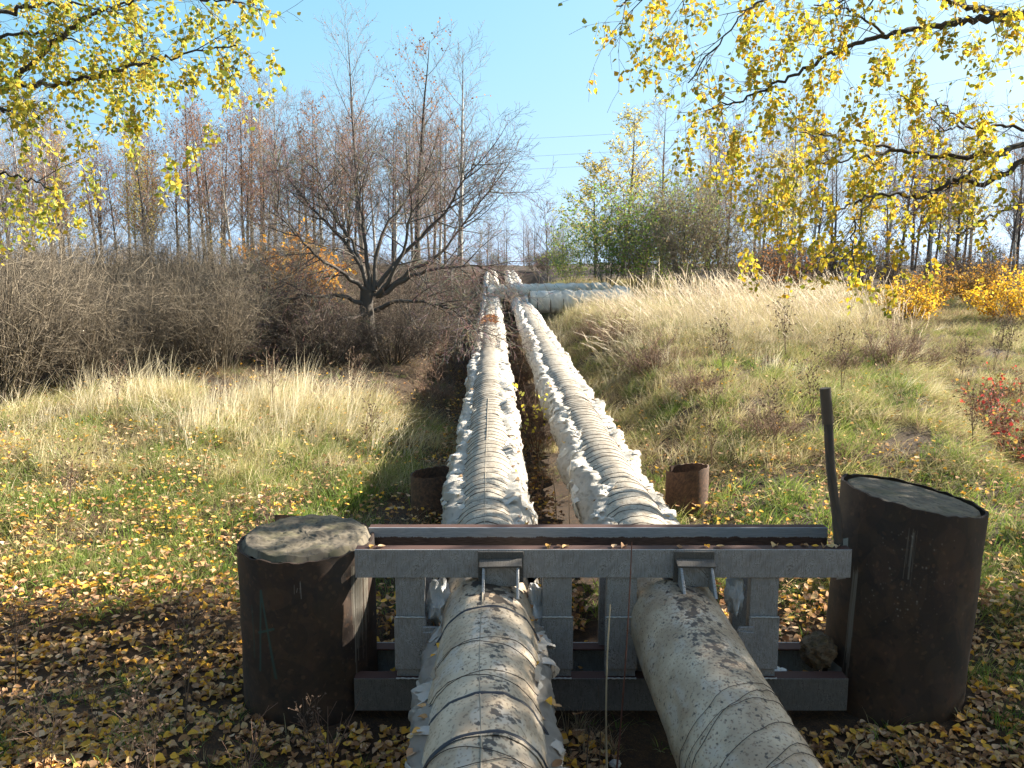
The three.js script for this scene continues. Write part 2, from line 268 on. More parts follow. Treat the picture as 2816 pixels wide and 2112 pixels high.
// ---------- concrete-filled steel piles ----------
function canvasTex(w, h, draw) { const c = document.createElement('canvas'); c.width = w; c.height = h; const x = c.getContext('2d'); draw(x, w, h); const t = new THREE.CanvasTexture(c); t.colorSpace = THREE.SRGBColorSpace; t.wrapS = THREE.RepeatWrapping; t.magFilter = THREE.LinearFilter; return t; }
const speckle = (x, w, h, R, n, cols, smin, smax) => { for (let k = 0; k < n; k++) { x.fillStyle = pick(R, cols); x.globalAlpha = 0.1 + 0.35 * R(); x.beginPath(); x.ellipse(R() * w, R() * h, smin + R() * (smax - smin), smin + R() * (smax - smin) * 1.6, R() * 3, 0, 7); x.fill(); } x.globalAlpha = 1; };
// u = 0.5 looks along +z; one turn = w pixels, v from the top
const pileSkin = (seed, marks) => canvasTex(1024, 512, (x, w, h) => {
  const R = rngOf(seed); x.fillStyle = '#2e231c'; x.fillRect(0, 0, w, h);
  speckle(x, w, h, R, 900, ['#211914', '#43301f', '#2a1f19', '#4d3626'], 4, 46); speckle(x, w, h, R, 2500, ['#1a1411', '#553f2e', '#3a2a20', '#6a4a33'], 1, 5);
  marks(x, (deg) => w * (0.5 + deg / 360), h, R);
});
const drips = (x, cx, y0, R, n, spread, len, col) => { x.strokeStyle = x.fillStyle = col; for (let k = 0; k < n; k++) { const px = cx + (R() - 0.5) * spread, l = len * (0.25 + 0.75 * R() * R()); x.lineWidth = 1 + 2.5 * R(); x.globalAlpha = 0.35 + 0.5 * R(); x.beginPath(); x.moveTo(px, y0 - 20 * R()); x.lineTo(px + (R() - 0.5) * 6, y0 + l); x.stroke(); } x.globalAlpha = 1; };
const concreteTex = tex(512, (u, v) => { const a = fbm(u * 5, v * 5, 4), b = fbm(u * 18 + 3, v * 18, 4), m = sst(0.05, 0.4, fbm(u * 3 + 7, v * 3, 3)); let q = mix3([0.32, 0.285, 0.24], [0.44, 0.40, 0.33], clamp(0.5 + a)); q = mix3(q, [0.22, 0.2, 0.17], sst(0.15, 0.45, b) * 0.7); return mix3(q, [0.30, 0.29, 0.18], m * 0.4); });
M.concrete = std({ map: concreteTex, bumpMap: concreteTex, bumpScale: 0.008 });
M.rustIn = std({ color: 0x3a2a20, roughness: 0.95 });
function makePile(name, label, pos, r, h, lean, cut, skin, seed, cracked) {
  const t = thing(name, label, 'pile', pos); t.rotation.z = lean;
  const top = (th, q) => h + cut * Math.sin(th) * q - 0.02 * Math.cos(th) * q;
  const g = new Geo(), N = 96; g.grid(24, N, (u, v) => { const th = (v - 0.5) * Math.PI * 2; const rr = r + 0.004 * n2(Math.cos(th) * 2 + seed, Math.sin(th) * 2 + u * 3); let yy = mix(-0.4, top(th, r), u); if (u === 1) yy += 0.008 * n2(th * 4, seed) + (cracked ? -0.012 : 0.005); return { p: V(rr * Math.sin(th), yy, rr * Math.cos(th)), u: v, v: u }; });
  // grid runs up then round: flip so that normals face out
  for (let k = 0; k < g.i.length; k += 3) { const a = g.i[k]; g.i[k] = g.i[k + 1]; g.i[k + 1] = a; }
  part('steel_casing', g.build(true), std({ map: skin, bumpMap: skin, bumpScale: 0.006, roughness: 0.72 }), t);
  const rim = new Geo(); rim.grid(1, N, (u, v) => { const th = (v - 0.5) * Math.PI * 2, rr = r - 0.014 * u; return { p: V(rr * Math.sin(th), top(th, r) + 0.008 * n2(th * 4, seed) + (cracked ? -0.012 : 0.005), rr * Math.cos(th)) }; }); part('rim', rim.build(true), M.rustIn, t);
  const fl = new Geo(); fl.grid(28, N, (u, v) => { const th = (v - 0.5) * Math.PI * 2, q = u * (r - 0.012), x = q * Math.sin(th), z = q * Math.cos(th); return { p: V(x, top(th, q) + (cracked ? 0.012 : -0.006) - (u > 0.96 ? 0.03 : 0) + (cracked ? 0.018 : 0.005) * (fbm(x * 5 + seed, z * 5, 4) + 0.35 * fbm(x * 26, z * 26, 3)), z), u: x * 1.1 + 0.5, v: z * 1.1 + 0.5 }; });
  for (let k = 0; k < fl.i.length; k += 3) { const a = fl.i[k]; fl.i[k] = fl.i[k + 1]; fl.i[k + 1] = a; }
  part('concrete_fill', fl.build(true), M.concrete, t);
  return t;
}
const pileA = makePile('support_pile', 'short dark steel pile with cracked concrete top and faint teal paint mark', [-1.16, 0, -4.38], 0.375, 0.865, 0, 0, pileSkin(3, (x, at, h, R) => {
  x.strokeStyle = '#24463f'; x.lineCap = 'round'; x.lineJoin = 'round';
  const S = (pts, lw, al) => { x.lineWidth = lw; x.globalAlpha = al; x.beginPath(); pts.forEach((p, k) => k ? x.lineTo(at(p[0]), p[1] * h) : x.moveTo(at(p[0]), p[1] * h)); x.stroke(); };
  for (let k = 0; k < 5; k++) { const j = () => (R() - 0.5) * 1.6; S([[-31 + j(), 0.5], [-26 + j(), 0.14], [-15 + j(), 0.52]], 5, 0.28); S([[-30 + j(), 0.33], [-15 + j(), 0.3]], 5, 0.28); S([[-38 + j(), 0.22], [-37 + j(), 0.45]], 5, 0.12); }
  x.globalAlpha = 1; drips(x, at(62), 0.1 * h, R, 60, 60, 0.62 * h, '#6f6a60'); drips(x, at(4), 0.12 * h, R, 4, 30, 30, '#777'); for (let k = 0; k < 50; k++) { x.fillStyle = '#6f6a60'; x.globalAlpha = 0.6; x.fillRect(at(40 + 40 * R()), h * (0.2 + 0.7 * R()), 1.5, 3 + 3 * R()); } x.globalAlpha = 1;
}), 5, true);
const pileB = makePile('support_pile', 'tall dark steel pile with smooth slanting concrete top beside the steel pole', [2.2, 0, -4.38], 0.375, 1.105, -0.042, -0.12, pileSkin(8, (x, at, h, R) => {
  drips(x, at(-24), 0.1 * h, R, 6, 18, 0.36 * h, '#6d675e'); drips(x, at(-66), 0.3 * h, R, 16, 16, 0.7 * h, '#6d675e');
  for (let k = 0; k < 170; k++) { x.fillStyle = '#9a968c'; x.globalAlpha = 0.5 * R(); x.beginPath(); x.arc(at(-26 + (R() + R() - 1) * 40), h * (0.08 + 0.35 * R()), 0.6 + 1.6 * R(), 0, 7); x.fill(); }
  x.globalAlpha = 0.9; x.fillStyle = '#8f8c86'; x.beginPath(); x.moveTo(at(-88), 0.2 * h); x.lineTo(at(-78), 0.18 * h); x.lineTo(at(-76), 0.33 * h); x.lineTo(at(-90), 0.36 * h); x.fill(); x.beginPath(); x.moveTo(at(-90), 0.66 * h); x.lineTo(at(-70), 0.66 * h); x.lineTo(at(-66), 0.8 * h); x.lineTo(at(-74), 0.95 * h); x.lineTo(at(-90), 0.85 * h); x.fill(); x.globalAlpha = 1;
}), 9, false);
// bent scrap of casing behind the shorter pile's top
{ const g = new Geo(); g.grid(10, 3, (u, v) => { const th = (-170 + 34 * u) * rad, rr = 0.37 + 0.01 * v; return { p: V(rr * Math.sin(th), 0.83 + 0.075 * v * (0.4 + 0.6 * u), rr * Math.cos(th)) }; }); part('bent_casing_edge', g.build(true), M.rustIn, pileA); }

// ---------- steel support frame ----------
const paintTex = tex(1024, (u, v) => { const a = tfbm(u, v, 2, 3), b = tfbm(u, v, 10, 6), c = tfbm(u * 1, v, 30, 2, 3); let q = mix3([0.54, 0.535, 0.53], [0.64, 0.635, 0.63], clamp(0.5 + a)); q = mix3(q, [0.50, 0.47, 0.44], clamp(b) * 0.7); q = mix3(q, [0.24, 0.19, 0.16], sst(0.34, 0.46, c + 0.35 * a) * 0.8); const run = sst(0.12, 0.45, tfbm(u, v * 0.12, 16, 4, 3)); q = mix3(q, [0.34, 0.29, 0.25], run * 0.3); return mix3(q, [0.70, 0.70, 0.69], sst(0.3, 0.5, tfbm(u, v * 0.2, 22, 12, 3)) * 0.2); });
const rustPaintTex = tex(256, (u, v) => { const e = 0.64 + 0.05 * tfbm(u, 0.2, 5, 3, 5) + 0.02 * tn(u, 0.5, 60, 1) + 0.015 * tn(u, v, 90, 3), a = tfbm(u, v, 6, 8); const pc = mix3([0.50, 0.51, 0.53], [0.60, 0.61, 0.63], clamp(0.5 + a)), rc = mix3([0.22, 0.15, 0.13], [0.35, 0.27, 0.24], clamp(0.5 + a * 1.4)); const dash = sst(0.02, 0.0, Math.abs(v - e)) * sst(-0.1, 0.2, tn(u, 0.3, 6, 4)); return mix3(v > e ? pc : rc, [0.74, 0.73, 0.70], dash * 0.8); }, true, 2048);
M.paint = std({ map: paintTex, roughness: 0.42, metalness: 0.15, bumpMap: paintTex, bumpScale: 0.001 });
M.paintRust = std({ map: rustPaintTex, roughness: 0.5 });
M.rust = std({ color: 0x4a3028, roughness: 0.85 });
M.weld = new THREE.MeshStandardMaterial({ color: 0xb4b2ac, roughness: 0.5 });
M.grime = std({ map: paintTex, color: 0x9a938b, roughness: 0.8 });
const trestle = thing('support_trestle', 'grey painted steel channel frame holding both pipes between the piles', 'pipe support', [0, 0, 0]);
function plate(name, x0, x1, y0, y1, z0, z1, mat, rot, parent = trestle) { // bevelled plate, uv in metres
  const b = Math.min(0.004, (x1 - x0) / 4, (y1 - y0) / 4, (z1 - z0) / 4), s = new THREE.Shape(); s.moveTo(x0 + b, y0 + b); s.lineTo(x1 - b, y0 + b); s.lineTo(x1 - b, y1 - b); s.lineTo(x0 + b, y1 - b); s.closePath();
  const g = new THREE.ExtrudeGeometry(s, { depth: z1 - z0 - 2 * b, bevelEnabled: true, bevelThickness: b, bevelSize: b, bevelSegments: 2 }); g.translate(0, 0, z0 + b);
  if (rot) { const cx = (x0 + x1) / 2, cy = (y0 + y1) / 2, cz = (z0 + z1) / 2; g.translate(-cx, -cy, -cz); g.applyMatrix4(new THREE.Matrix4().makeRotationFromEuler(rot)); g.translate(cx, cy, cz); }
  const q = new Geo(); q.merge(g); return part(name, q.build(), mat, parent);
}
const E = (x, y, z) => new THREE.Euler(x, y, z);
function prism(name, pts, z0, z1, mat, axis = 'z', parent = trestle) { const s = new THREE.Shape(); pts.forEach((p, k) => k ? s.lineTo(...p) : s.moveTo(...p)); s.closePath(); const g = new THREE.ExtrudeGeometry(s, { depth: z1 - z0, bevelEnabled: true, bevelThickness: 0.002, bevelSize: 0.002, bevelSegments: 1 }); g.translate(0, 0, z0); if (axis === 'x') g.applyMatrix4(new THREE.Matrix4().set(0, 0, 1, 0, 0, 1, 0, 0, -1, 0, 0, 0, 0, 0, 0, 1)); const q = new Geo(); q.merge(g); return part(name, q.build(), mat, parent); }
// a channel beam: web facing the viewer's side, flanges running back
function channel(name, x0, x1, y0, y1, zf, dep, web) { const t = 0.009, w = plate(name, x0, x1, y0, y1, zf - t, zf, web || M.paint); const back = dep > 0 ? [zf - dep, zf - t + 0.001] : [zf - 0.001, zf - dep]; plate('flange', x0 + 0.001, x1 - 0.001, y1 - 0.011, y1 - 0.001, back[0], back[1], M.rust, null, w); plate('flange', x0 + 0.001, x1 - 0.001, y0 + 0.001, y0 + 0.011, back[0], back[1], M.paint, null, w); return w; }
channel('upper_beam', -0.84, 1.815, 0.722, 0.878, -4.12, 0.075);
{ const w = channel('upper_beam', -0.83, 1.83, 0.722, 0.878, -4.49, 0.07, M.paintRust); const U = w.geometry.attributes.uv, P0 = w.geometry.attributes.position; for (let k = 0; k < U.count; k++) U.setXY(k, P0.getX(k) / 3, (P0.getY(k) - 0.722) / 0.156 * 0.98 + 0.01); }
channel('lower_beam', -0.86, 1.83, -0.03, 0.155, -4.1, 0.09, M.grime);
channel('lower_beam', -0.86, 1.83, -0.03, 0.17, -4.5, -0.08);
for (const [a, b] of [[-0.629, -0.471], [0.165, 0.323], [0.511, 0.674], [1.288, 1.438]]) {
  for (const [zf, nm] of [[-4.135, 'post'], [-4.47, 'post']]) { const w = plate(nm, a, b, 0.13, 0.735, zf - 0.01, zf, M.paint); plate('flange', a + 0.001, a + 0.012, 0.135, 0.73, zf - 0.07, zf - 0.009, M.paint, null, w); plate('flange', b - 0.012, b - 0.001, 0.135, 0.73, zf - 0.07, zf - 0.009, M.paint, null, w); }
  for (const y of [0.724, 0.5, 0.16]) { const g = new Geo(), pts = [], rs = []; for (let k = 0; k <= 14; k++) { pts.push(V(mix(a, b, k / 14), y + 0.002 * n2(k, a * 9), y === 0.5 ? -4.117 : y > 0.6 ? -4.128 : -4.097)); rs.push(0.0042 + 0.0016 * Math.sin(k * 2.4)); } g.tube(pts, rs, 5, WHITE); part('weld_bead', g.build(), M.weld, trestle); }
  plate('splice_plate', a - 0.008, b + 0.008, 0.2, 0.5, -4.131, -4.119, M.paint);
}
// side gussets that steady the pipes
for (const [x, s] of [[-0.471, 1], [0.165, -1], [0.674, 1], [1.288, -1]]) {
  prism('side_gusset', [[x - 0.004 * s, 0.46], [x + 0.07 * s, 0.46], [x + 0.13 * s, 0.34], [x + 0.12 * s, 0.22], [x + 0.05 * s, 0.26], [x - 0.004 * s, 0.3]], -4.09, -4.08, M.paint);
  plate('gusset_plate', Math.min(x, x + 0.085 * s), Math.max(x, x + 0.085 * s), 0.27, 0.44, -4.074, -4.064, M.paint, E(0, 0, 0.08 * s));
}
// stop brackets on the crown of each pipe
for (const [x, w, tilt] of [[-0.06, 0.112, 0.03], [0.97, 0.1, -0.02]]) {
  plate('bracket_pad', x - w * 1.08, x + w * 1.08, 0.70, 0.872, -4.116, -4.104, M.grime);
  plate('bracket_cap', x - w, x + w, 0.815, 0.827, -4.1, -4.035, M.grime, E(0.3, 0, tilt));
  plate('bracket_plate', x - w * 0.75, x + w * 0.75, 0.69, 0.81, -4.085, -4.073, M.paint, E(0, 0, tilt));
  for (const s of [-1, 1]) { const r = prism('bracket_rib', [[4.085, 0.815], [4.05, 0.815], [3.93, 0.685], [4.085, 0.685]], x + s * w * 0.8 - 0.005, x + s * w * 0.8 + 0.005, M.paint, 'x'); }
}
// ---------- steel pole standing on the beam ----------
{
  const t = thing('steel_pole', 'thin dark steel pole standing upright on the beam beside the tall pile', 'pole', [1.775, 0.88, -4.2]);
  const g = new Geo(); const pts = [], rs = []; for (let k = 0; k <= 12; k++) { const q = k / 12; pts.push(V(-0.11 * q + 0.004 * Math.sin(q * 9), 0.83 * q - 0.02, -0.02 * q)); rs.push(0.024); }
  const R = rngOf(31); g.tube(pts, rs, 16, (k, a) => mix3([0.05, 0.042, 0.036], [0.14, 0.09, 0.055], clamp(fbm(k * 6, a, 3) + 0.15)), true); part('shaft', g.build(), std({ roughness: 0.7 }), t);
  const q = new Geo(); q.tube([V(-0.11 + 0.022, 0.83 * 0.8, -0.016), V(-0.113, 0.83 * 1.03, -0.02)], [0.029, 0.029], 16, [0.09, 0.065, 0.045], true); part('sleeve', q.build(), std({ roughness: 0.7 }), t);
}
// ---------- rusty pipe stubs in the grass ----------
const rustTex = tex(512, (u, v) => { const a = tfbm(u, v, 3, 5), b = tfbm(u, v, 16, 2); return mix3(mix3([0.26, 0.19, 0.15], [0.42, 0.30, 0.22], clamp(0.5 + a)), [0.17, 0.13, 0.11], clamp(b * 1.5)); });
M.rustTex = std({ map: rustTex, roughness: 0.85 });
function stub(label, pos, r, h, a0, a1, turn, slope) {
  const t = thing('pipe_stub', label, 'pipe', pos, turn), g = new Geo(), N = 40;
  for (const q of [0, -0.012]) g.grid(4, N, (u, v) => { const th = mix(a0, a1, v) * rad, rr = r + q; return { p: V(rr * Math.sin(th), mix(-0.25, h + slope * Math.sin(th + 0.6) + 0.01 * n2(th * 3, h), u), rr * Math.cos(th)), u: v * 2, v: u }; });
  const b = (q, u, v) => q * 5 * (N + 1) + u * (N + 1) + v; for (let v = 0; v < N; v++) g.i.push(b(0, 4, v), b(0, 4, v + 1), b(1, 4, v), b(0, 4, v + 1), b(1, 4, v + 1), b(1, 4, v));
  for (const v of [0, N]) for (let u = 0; u < 4; u++) g.i.push(b(0, u, v), b(0, u + 1, v), b(1, u, v), b(0, u + 1, v), b(1, u + 1, v), b(1, u, v));
  part('shell', g.build(true), M.rustTex, t); return t;
}
stub('split rusty pipe stub standing open in the grass beside the stained pipe', [1.72, ground(1.72, -7.7), -7.7], 0.21, 0.42, -95, 215, 0.15, 0.03);
{ const g = new Geo(); g.grid(6, 6, (u, v) => ({ p: V(-0.2 - 0.26 * u, -0.2 + 0.62 * v + 0.02 * u, -0.03 + 0.03 * u) })); }
stub('dark hollow pipe stub standing in shade beside the seamed pipe', [-0.72, ground(-0.72, -7.4), -7.4], 0.24, 0.46, 0, 360, 0.4, 0.02);

// ---------- how trees and shrubs grow ----------
const UP = V(0, 1, 0);
function turned(dir, ang, az) { const a = Math.abs(dir.y) < 0.95 ? UP : V(1, 0, 0), s = V().crossVectors(dir, a).normalize(), b = V().crossVectors(s, dir); return dir.clone().multiplyScalar(Math.cos(ang)).addScaledVector(s, Math.sin(ang) * Math.cos(az)).addScaledVector(b, Math.sin(ang) * Math.sin(az)).normalize(); }
// o: per-level arrays  n, ang, ratio, t0 ; wob, trop(level) ; geos (per level), sides, col(level,R), onTwig(pts, level)
function grow(R, o, p, dir, len, r, lv) {
  const segs = Math.max(2, Math.min(o.segs?.[lv] ?? 8, Math.ceil(len / (o.seg ?? 0.3)))), pts = [p.clone()], rs = [r], d = dir.clone(), q = p.clone(), last = lv >= o.n.length, st = len / segs;
  for (let k = 1; k <= segs; k++) {
    d.x += (R() - 0.5) * o.wob[lv]; d.y += (R() - 0.5) * o.wob[lv] + o.trop[lv]; d.z += (R() - 0.5) * o.wob[lv]; d.normalize();
    q.addScaledVector(d, st); pts.push(q.clone()); rs.push(Math.max(o.rmin ?? 0.0015, r * (1 - (k / segs) * (lv === 0 ? (o.taper ?? 0.85) : 0.75))));
  }
  o.geos[Math.min(lv, o.geos.length - 1)].tube(pts, rs, o.sides[lv] ?? 3, o.col(lv, R));
  if (o.onTwig) o.onTwig(pts, lv, R, d);
  if (last) return;
  const n = Math.round(o.n[lv] * (0.75 + 0.5 * R())); let az = R() * 7;
  for (let k = 0; k < n; k++) {
    const t = o.t0[lv] + (1 - o.t0[lv]) * (k + R() * 0.9) / n, f = t * segs, i = Math.min(segs - 1, Math.floor(f)), s = pts[i].clone().lerp(pts[i + 1], f - i), dd = pts[i + 1].clone().sub(pts[i]).normalize(); az += 2.4 + (R() - 0.5);
    grow(R, o, s, turned(dd, o.ang[lv] * (0.7 + 0.6 * R()), az), len * o.ratio[lv] * (0.6 + 0.7 * R()) * (o.cone?.[lv] ? 1 - o.cone[lv] * t : 1), Math.max(o.rmin ?? 0.0015, rs[i] * (o.rr?.[lv] ?? 0.5)), lv + 1);
  }
}
const vary = (R, c, k = 0.25) => { const f = 1 - k + 2 * k * R(); return [c[0] * f, c[1] * f, c[2] * f]; };
const rv = (R) => V(R() - 0.5, R() - 0.5, R() - 0.5).normalize();
function scatterLeaves(g, pts, R, step, size, cols, droop = 0.4, wide) { let acc = R() * step; for (let k = 1; k < pts.length; k++) { const L = pts[k].distanceTo(pts[k - 1]); while (acc < L) { const p = pts[k - 1].clone().lerp(pts[k], acc / L), dir = rv(R); dir.y -= droop; dir.normalize(); const nor = rv(R); nor.addScaledVector(dir, -nor.dot(dir)).normalize(); p.addScaledVector(dir, size * 0.35); g.leaf(p, dir, nor, size * (0.65 + 0.6 * R()), vary(R, pick(R, cols), 0.2), wide); acc += step * (0.5 + R()); } acc -= L; } }
function plantOf(name, label, category, group, seed, parts) { // parts: (R, geos) fills { partName: [Geo, material] }
  const t = thing(name, label, category, [0, 0, 0], 0, group); parts(rngOf(seed), t); return t;
}
const addPart = (t, name, g, mat) => g.i.length && part(name, g.build(), mat, t);
const GREY = [0.165, 0.138, 0.115], DARKB = [0.06, 0.05, 0.042], REDB = [0.21, 0.135, 0.105], PALE = [0.46, 0.43, 0.38];

// ---------- hilltop wood ----------
function woodTree(name, label, group, seed, H, kind) {
  return plantOf(name, label, 'tree', group, seed, (R, t) => {
    const trunk = new Geo(), tw = new Geo(), lf = new Geo(), pale = kind === 'birch', yellow = kind === 'yellow', russet = kind === 'russet', tall = kind === 'tall';
    const bark = (lv, R) => lv === 0 ? ((k, a, p) => pale && k > 0.08 && k < 0.85 ? (n3(p.y * 5, a, seed) > 0.35 ? DARKB : PALE) : (russet ? DARKB : mix3(DARKB, GREY, 0.5))) : vary(R, lv === 1 ? (pale ? mix3(GREY, PALE, 0.4) : GREY) : (russet ? REDB : mix3(GREY, REDB, 0.55).map((q) => q * 1.35)), 0.25);
    grow(R, {
      n: [tall ? 24 : 21, 7, 5], ang: [tall ? 0.6 : 0.75, 0.6, 0.6], ratio: [tall ? 0.36 : 0.3, 0.45, 0.5], t0: [0.22, 0.15, 0.1], cone: [0.6], wob: [0.05, 0.16, 0.3, 0.4], trop: [0.02, 0.1, 0.06, 0.05], segs: [14, 6, 3, 2], sides: [8, 4, 3, 3], rr: [0.4, 0.5, 0.6], taper: 0.93, rmin: 0.0045,
      geos: [trunk, tw, tw, tw], col: bark, onTwig: (pts, lv, R) => { if (lv === 3) { if (yellow && R() < 0.8) scatterLeaves(lf, pts, R, 0.09, 0.09, [[0.78, 0.56, 0.1], [0.7, 0.58, 0.14], [0.55, 0.52, 0.12]], 0.3); else if (russet && R() < 0.5) scatterLeaves(lf, pts, R, 0.22, 0.09, [[0.38, 0.15, 0.05], [0.42, 0.2, 0.06], [0.28, 0.12, 0.06]], 0.5); else if (tall && R() < 0.1) scatterLeaves(lf, pts, R, 0.3, 0.07, [[0.3, 0.12, 0.08]], 0.5); } },
    }, V(0, -0.2, 0), V((R() - 0.5) * 0.1, 1, (R() - 0.5) * 0.1).normalize(), H, H * 0.0115, 0);
    addPart(t, 'trunk', trunk, M.bark); addPart(t, 'crown', tw, M.bark); addPart(t, 'foliage', lf, M.leaf);
  });
}
const WOOD = [
  woodTree('birch_tree', 'slender bare birch with pale trunk standing in the hilltop wood', 'bare birches of the hilltop wood', 101, 9.5, 'birch'),
  woodTree('birch_tree', 'slender bare birch with pale trunk standing in the hilltop wood', 'bare birches of the hilltop wood', 102, 8.5, 'birch'),
  woodTree('alder_tree', 'dark trunked bare tree with reddish twigs standing in the hilltop wood', 'dark bare trees of the hilltop wood', 103, 9, 'dark'),
  woodTree('alder_tree', 'dark trunked bare tree with reddish twigs standing in the hilltop wood', 'dark bare trees of the hilltop wood', 104, 8, 'dark'),
  woodTree('aspen_tree', 'dark trunked tree still holding russet leaves in the hilltop wood', 'russet trees of the hilltop wood', 105, 9, 'russet'),
  woodTree('aspen_tree', 'dark trunked tree still holding russet leaves in the hilltop wood', 'russet trees of the hilltop wood', 106, 8, 'russet'),
  woodTree('yellow_tree', 'slender tree with thin yellow foliage in the hilltop wood', 'yellow trees of the hilltop wood', 107, 7, 'yellow'),
];
{
  const R = rngOf(900), used = new Set(), put = (k, x, z, s) => { const o = WOOD[k], pos = onGround(x, z), turn = R() * 6.28, sc = [s * (0.9 + 0.2 * R()), s, s * (0.9 + 0.2 * R())]; if (!used.has(k)) { used.add(k); o.position.set(...pos); o.rotation.y = turn; o.scale.set(...sc); region(o, x, -z); } else region(dup(o, pos, turn, sc), x, -z); };
  const region = (o, x, d) => { const w = x < -3.5 ? (d < 44 ? 'front of the wood behind the thicket' : 'back of the wood behind the thicket') : x > 8.5 ? (d < 44 ? 'front of the wood beyond the field' : 'back of the wood beyond the field') : 'low growth beyond the pipes crest'; o.userData.label = o.userData.base + (w.startsWith('low') ? ' in the ' : ' in the ') + w; o.userData.group = o.userData.kindOf + ', ' + w; };
  for (const o of WOOD) { o.userData.base = o.userData.label.replace(/ (standing )?in the hilltop wood$/, ''); o.userData.kindOf = o.userData.group.replace(/ of the hilltop wood/, ''); }
  const mixK = [0, 1, 2, 3, 0, 1, 4, 5, 2, 3, 4, 0];
  for (let k = 0; k < 100; k++) { // behind the thicket
    const q = (k + 0.7 * R()) / 100, x = -40 + 36.5 * q, d = 38 + 14 * R() + (x > -8 ? 3 : 0); let kind = pick(R, mixK); if (x > -22 && x < -9 && R() < 0.55) kind = 4 + Math.floor(R() * 2); if (x < -18 && R() < 0.1) kind = 6;
    put(kind, x, -d, (0.72 + 0.3 * R()) * d / 42);
  }
  for (let k = 0; k < 62; k++) { const q = (k + 0.7 * R()) / 62, x = 10 + 32 * q, d = 37 + 15 * R(); put(R() < 0.2 ? 6 : pick(R, mixK), x, -d, (0.68 + 0.28 * R()) * d / 42); }
  for (let k = 0; k < 16; k++) put(pick(R, [2, 3, 0]), -3.3 + 11 * R(), -(56 + 14 * R()), 0.32 + 0.16 * R());   // low growth beyond the crest
  for (const o of scene.children) { delete o.userData.base; delete o.userData.kindOf; }
}
const tallA = woodTree('tall_bare_tree', 'tall bare tree with upright grey crown rising behind the spreading tree', undefined, 121, 11.5, 'tall'); tallA.position.set(...onGround(-7.3, -40)); tallA.scale.setScalar(1.0);
const tallB = woodTree('tall_bare_tree', 'tall twiggy tree with purplish brown crown rising behind the spreading tree', undefined, 122, 11.2, 'russet'); tallB.position.set(...onGround(-4.6, -39)); tallB.scale.set(1.15, 1, 1.15);
const tallC = woodTree('tall_bare_tree', 'tall pale forked bare tree on the crest beside the pipes', undefined, 123, 11.2, 'birch'); tallC.position.set(...onGround(-2.6, -41)); tallC.scale.set(1.2, 1, 1.2); tallC.rotation.y = 1;
const youngTree = woodTree('young_tree', 'small bare sapling standing alone on the crest between pipes and bushes', undefined, 124, 3.6, 'dark'); youngTree.position.set(...onGround(1.45, -33)); youngTree.scale.set(1.2, 1, 1.2);
const goldA = woodTree('gold_tree', 'pale yellow birch rising behind the green bush', undefined, 125, 7.2, 'yellow'); goldA.position.set(...onGround(4.9, -36)); goldA.scale.set(1.35, 1, 1.35);
const goldB = woodTree('gold_tree', 'low broad yellow tree leaning toward the crest behind the green bush', undefined, 126, 5, 'yellow'); goldB.position.set(...onGround(3.6, -35)); goldB.scale.set(1.5, 1, 1.5);
const darkC = woodTree('dark_tree', 'dense dark bare tree behind the brown bush', undefined, 127, 7.4, 'dark'); darkC.position.set(...onGround(6.6, -36)); darkC.scale.set(1.2, 1, 1.2);

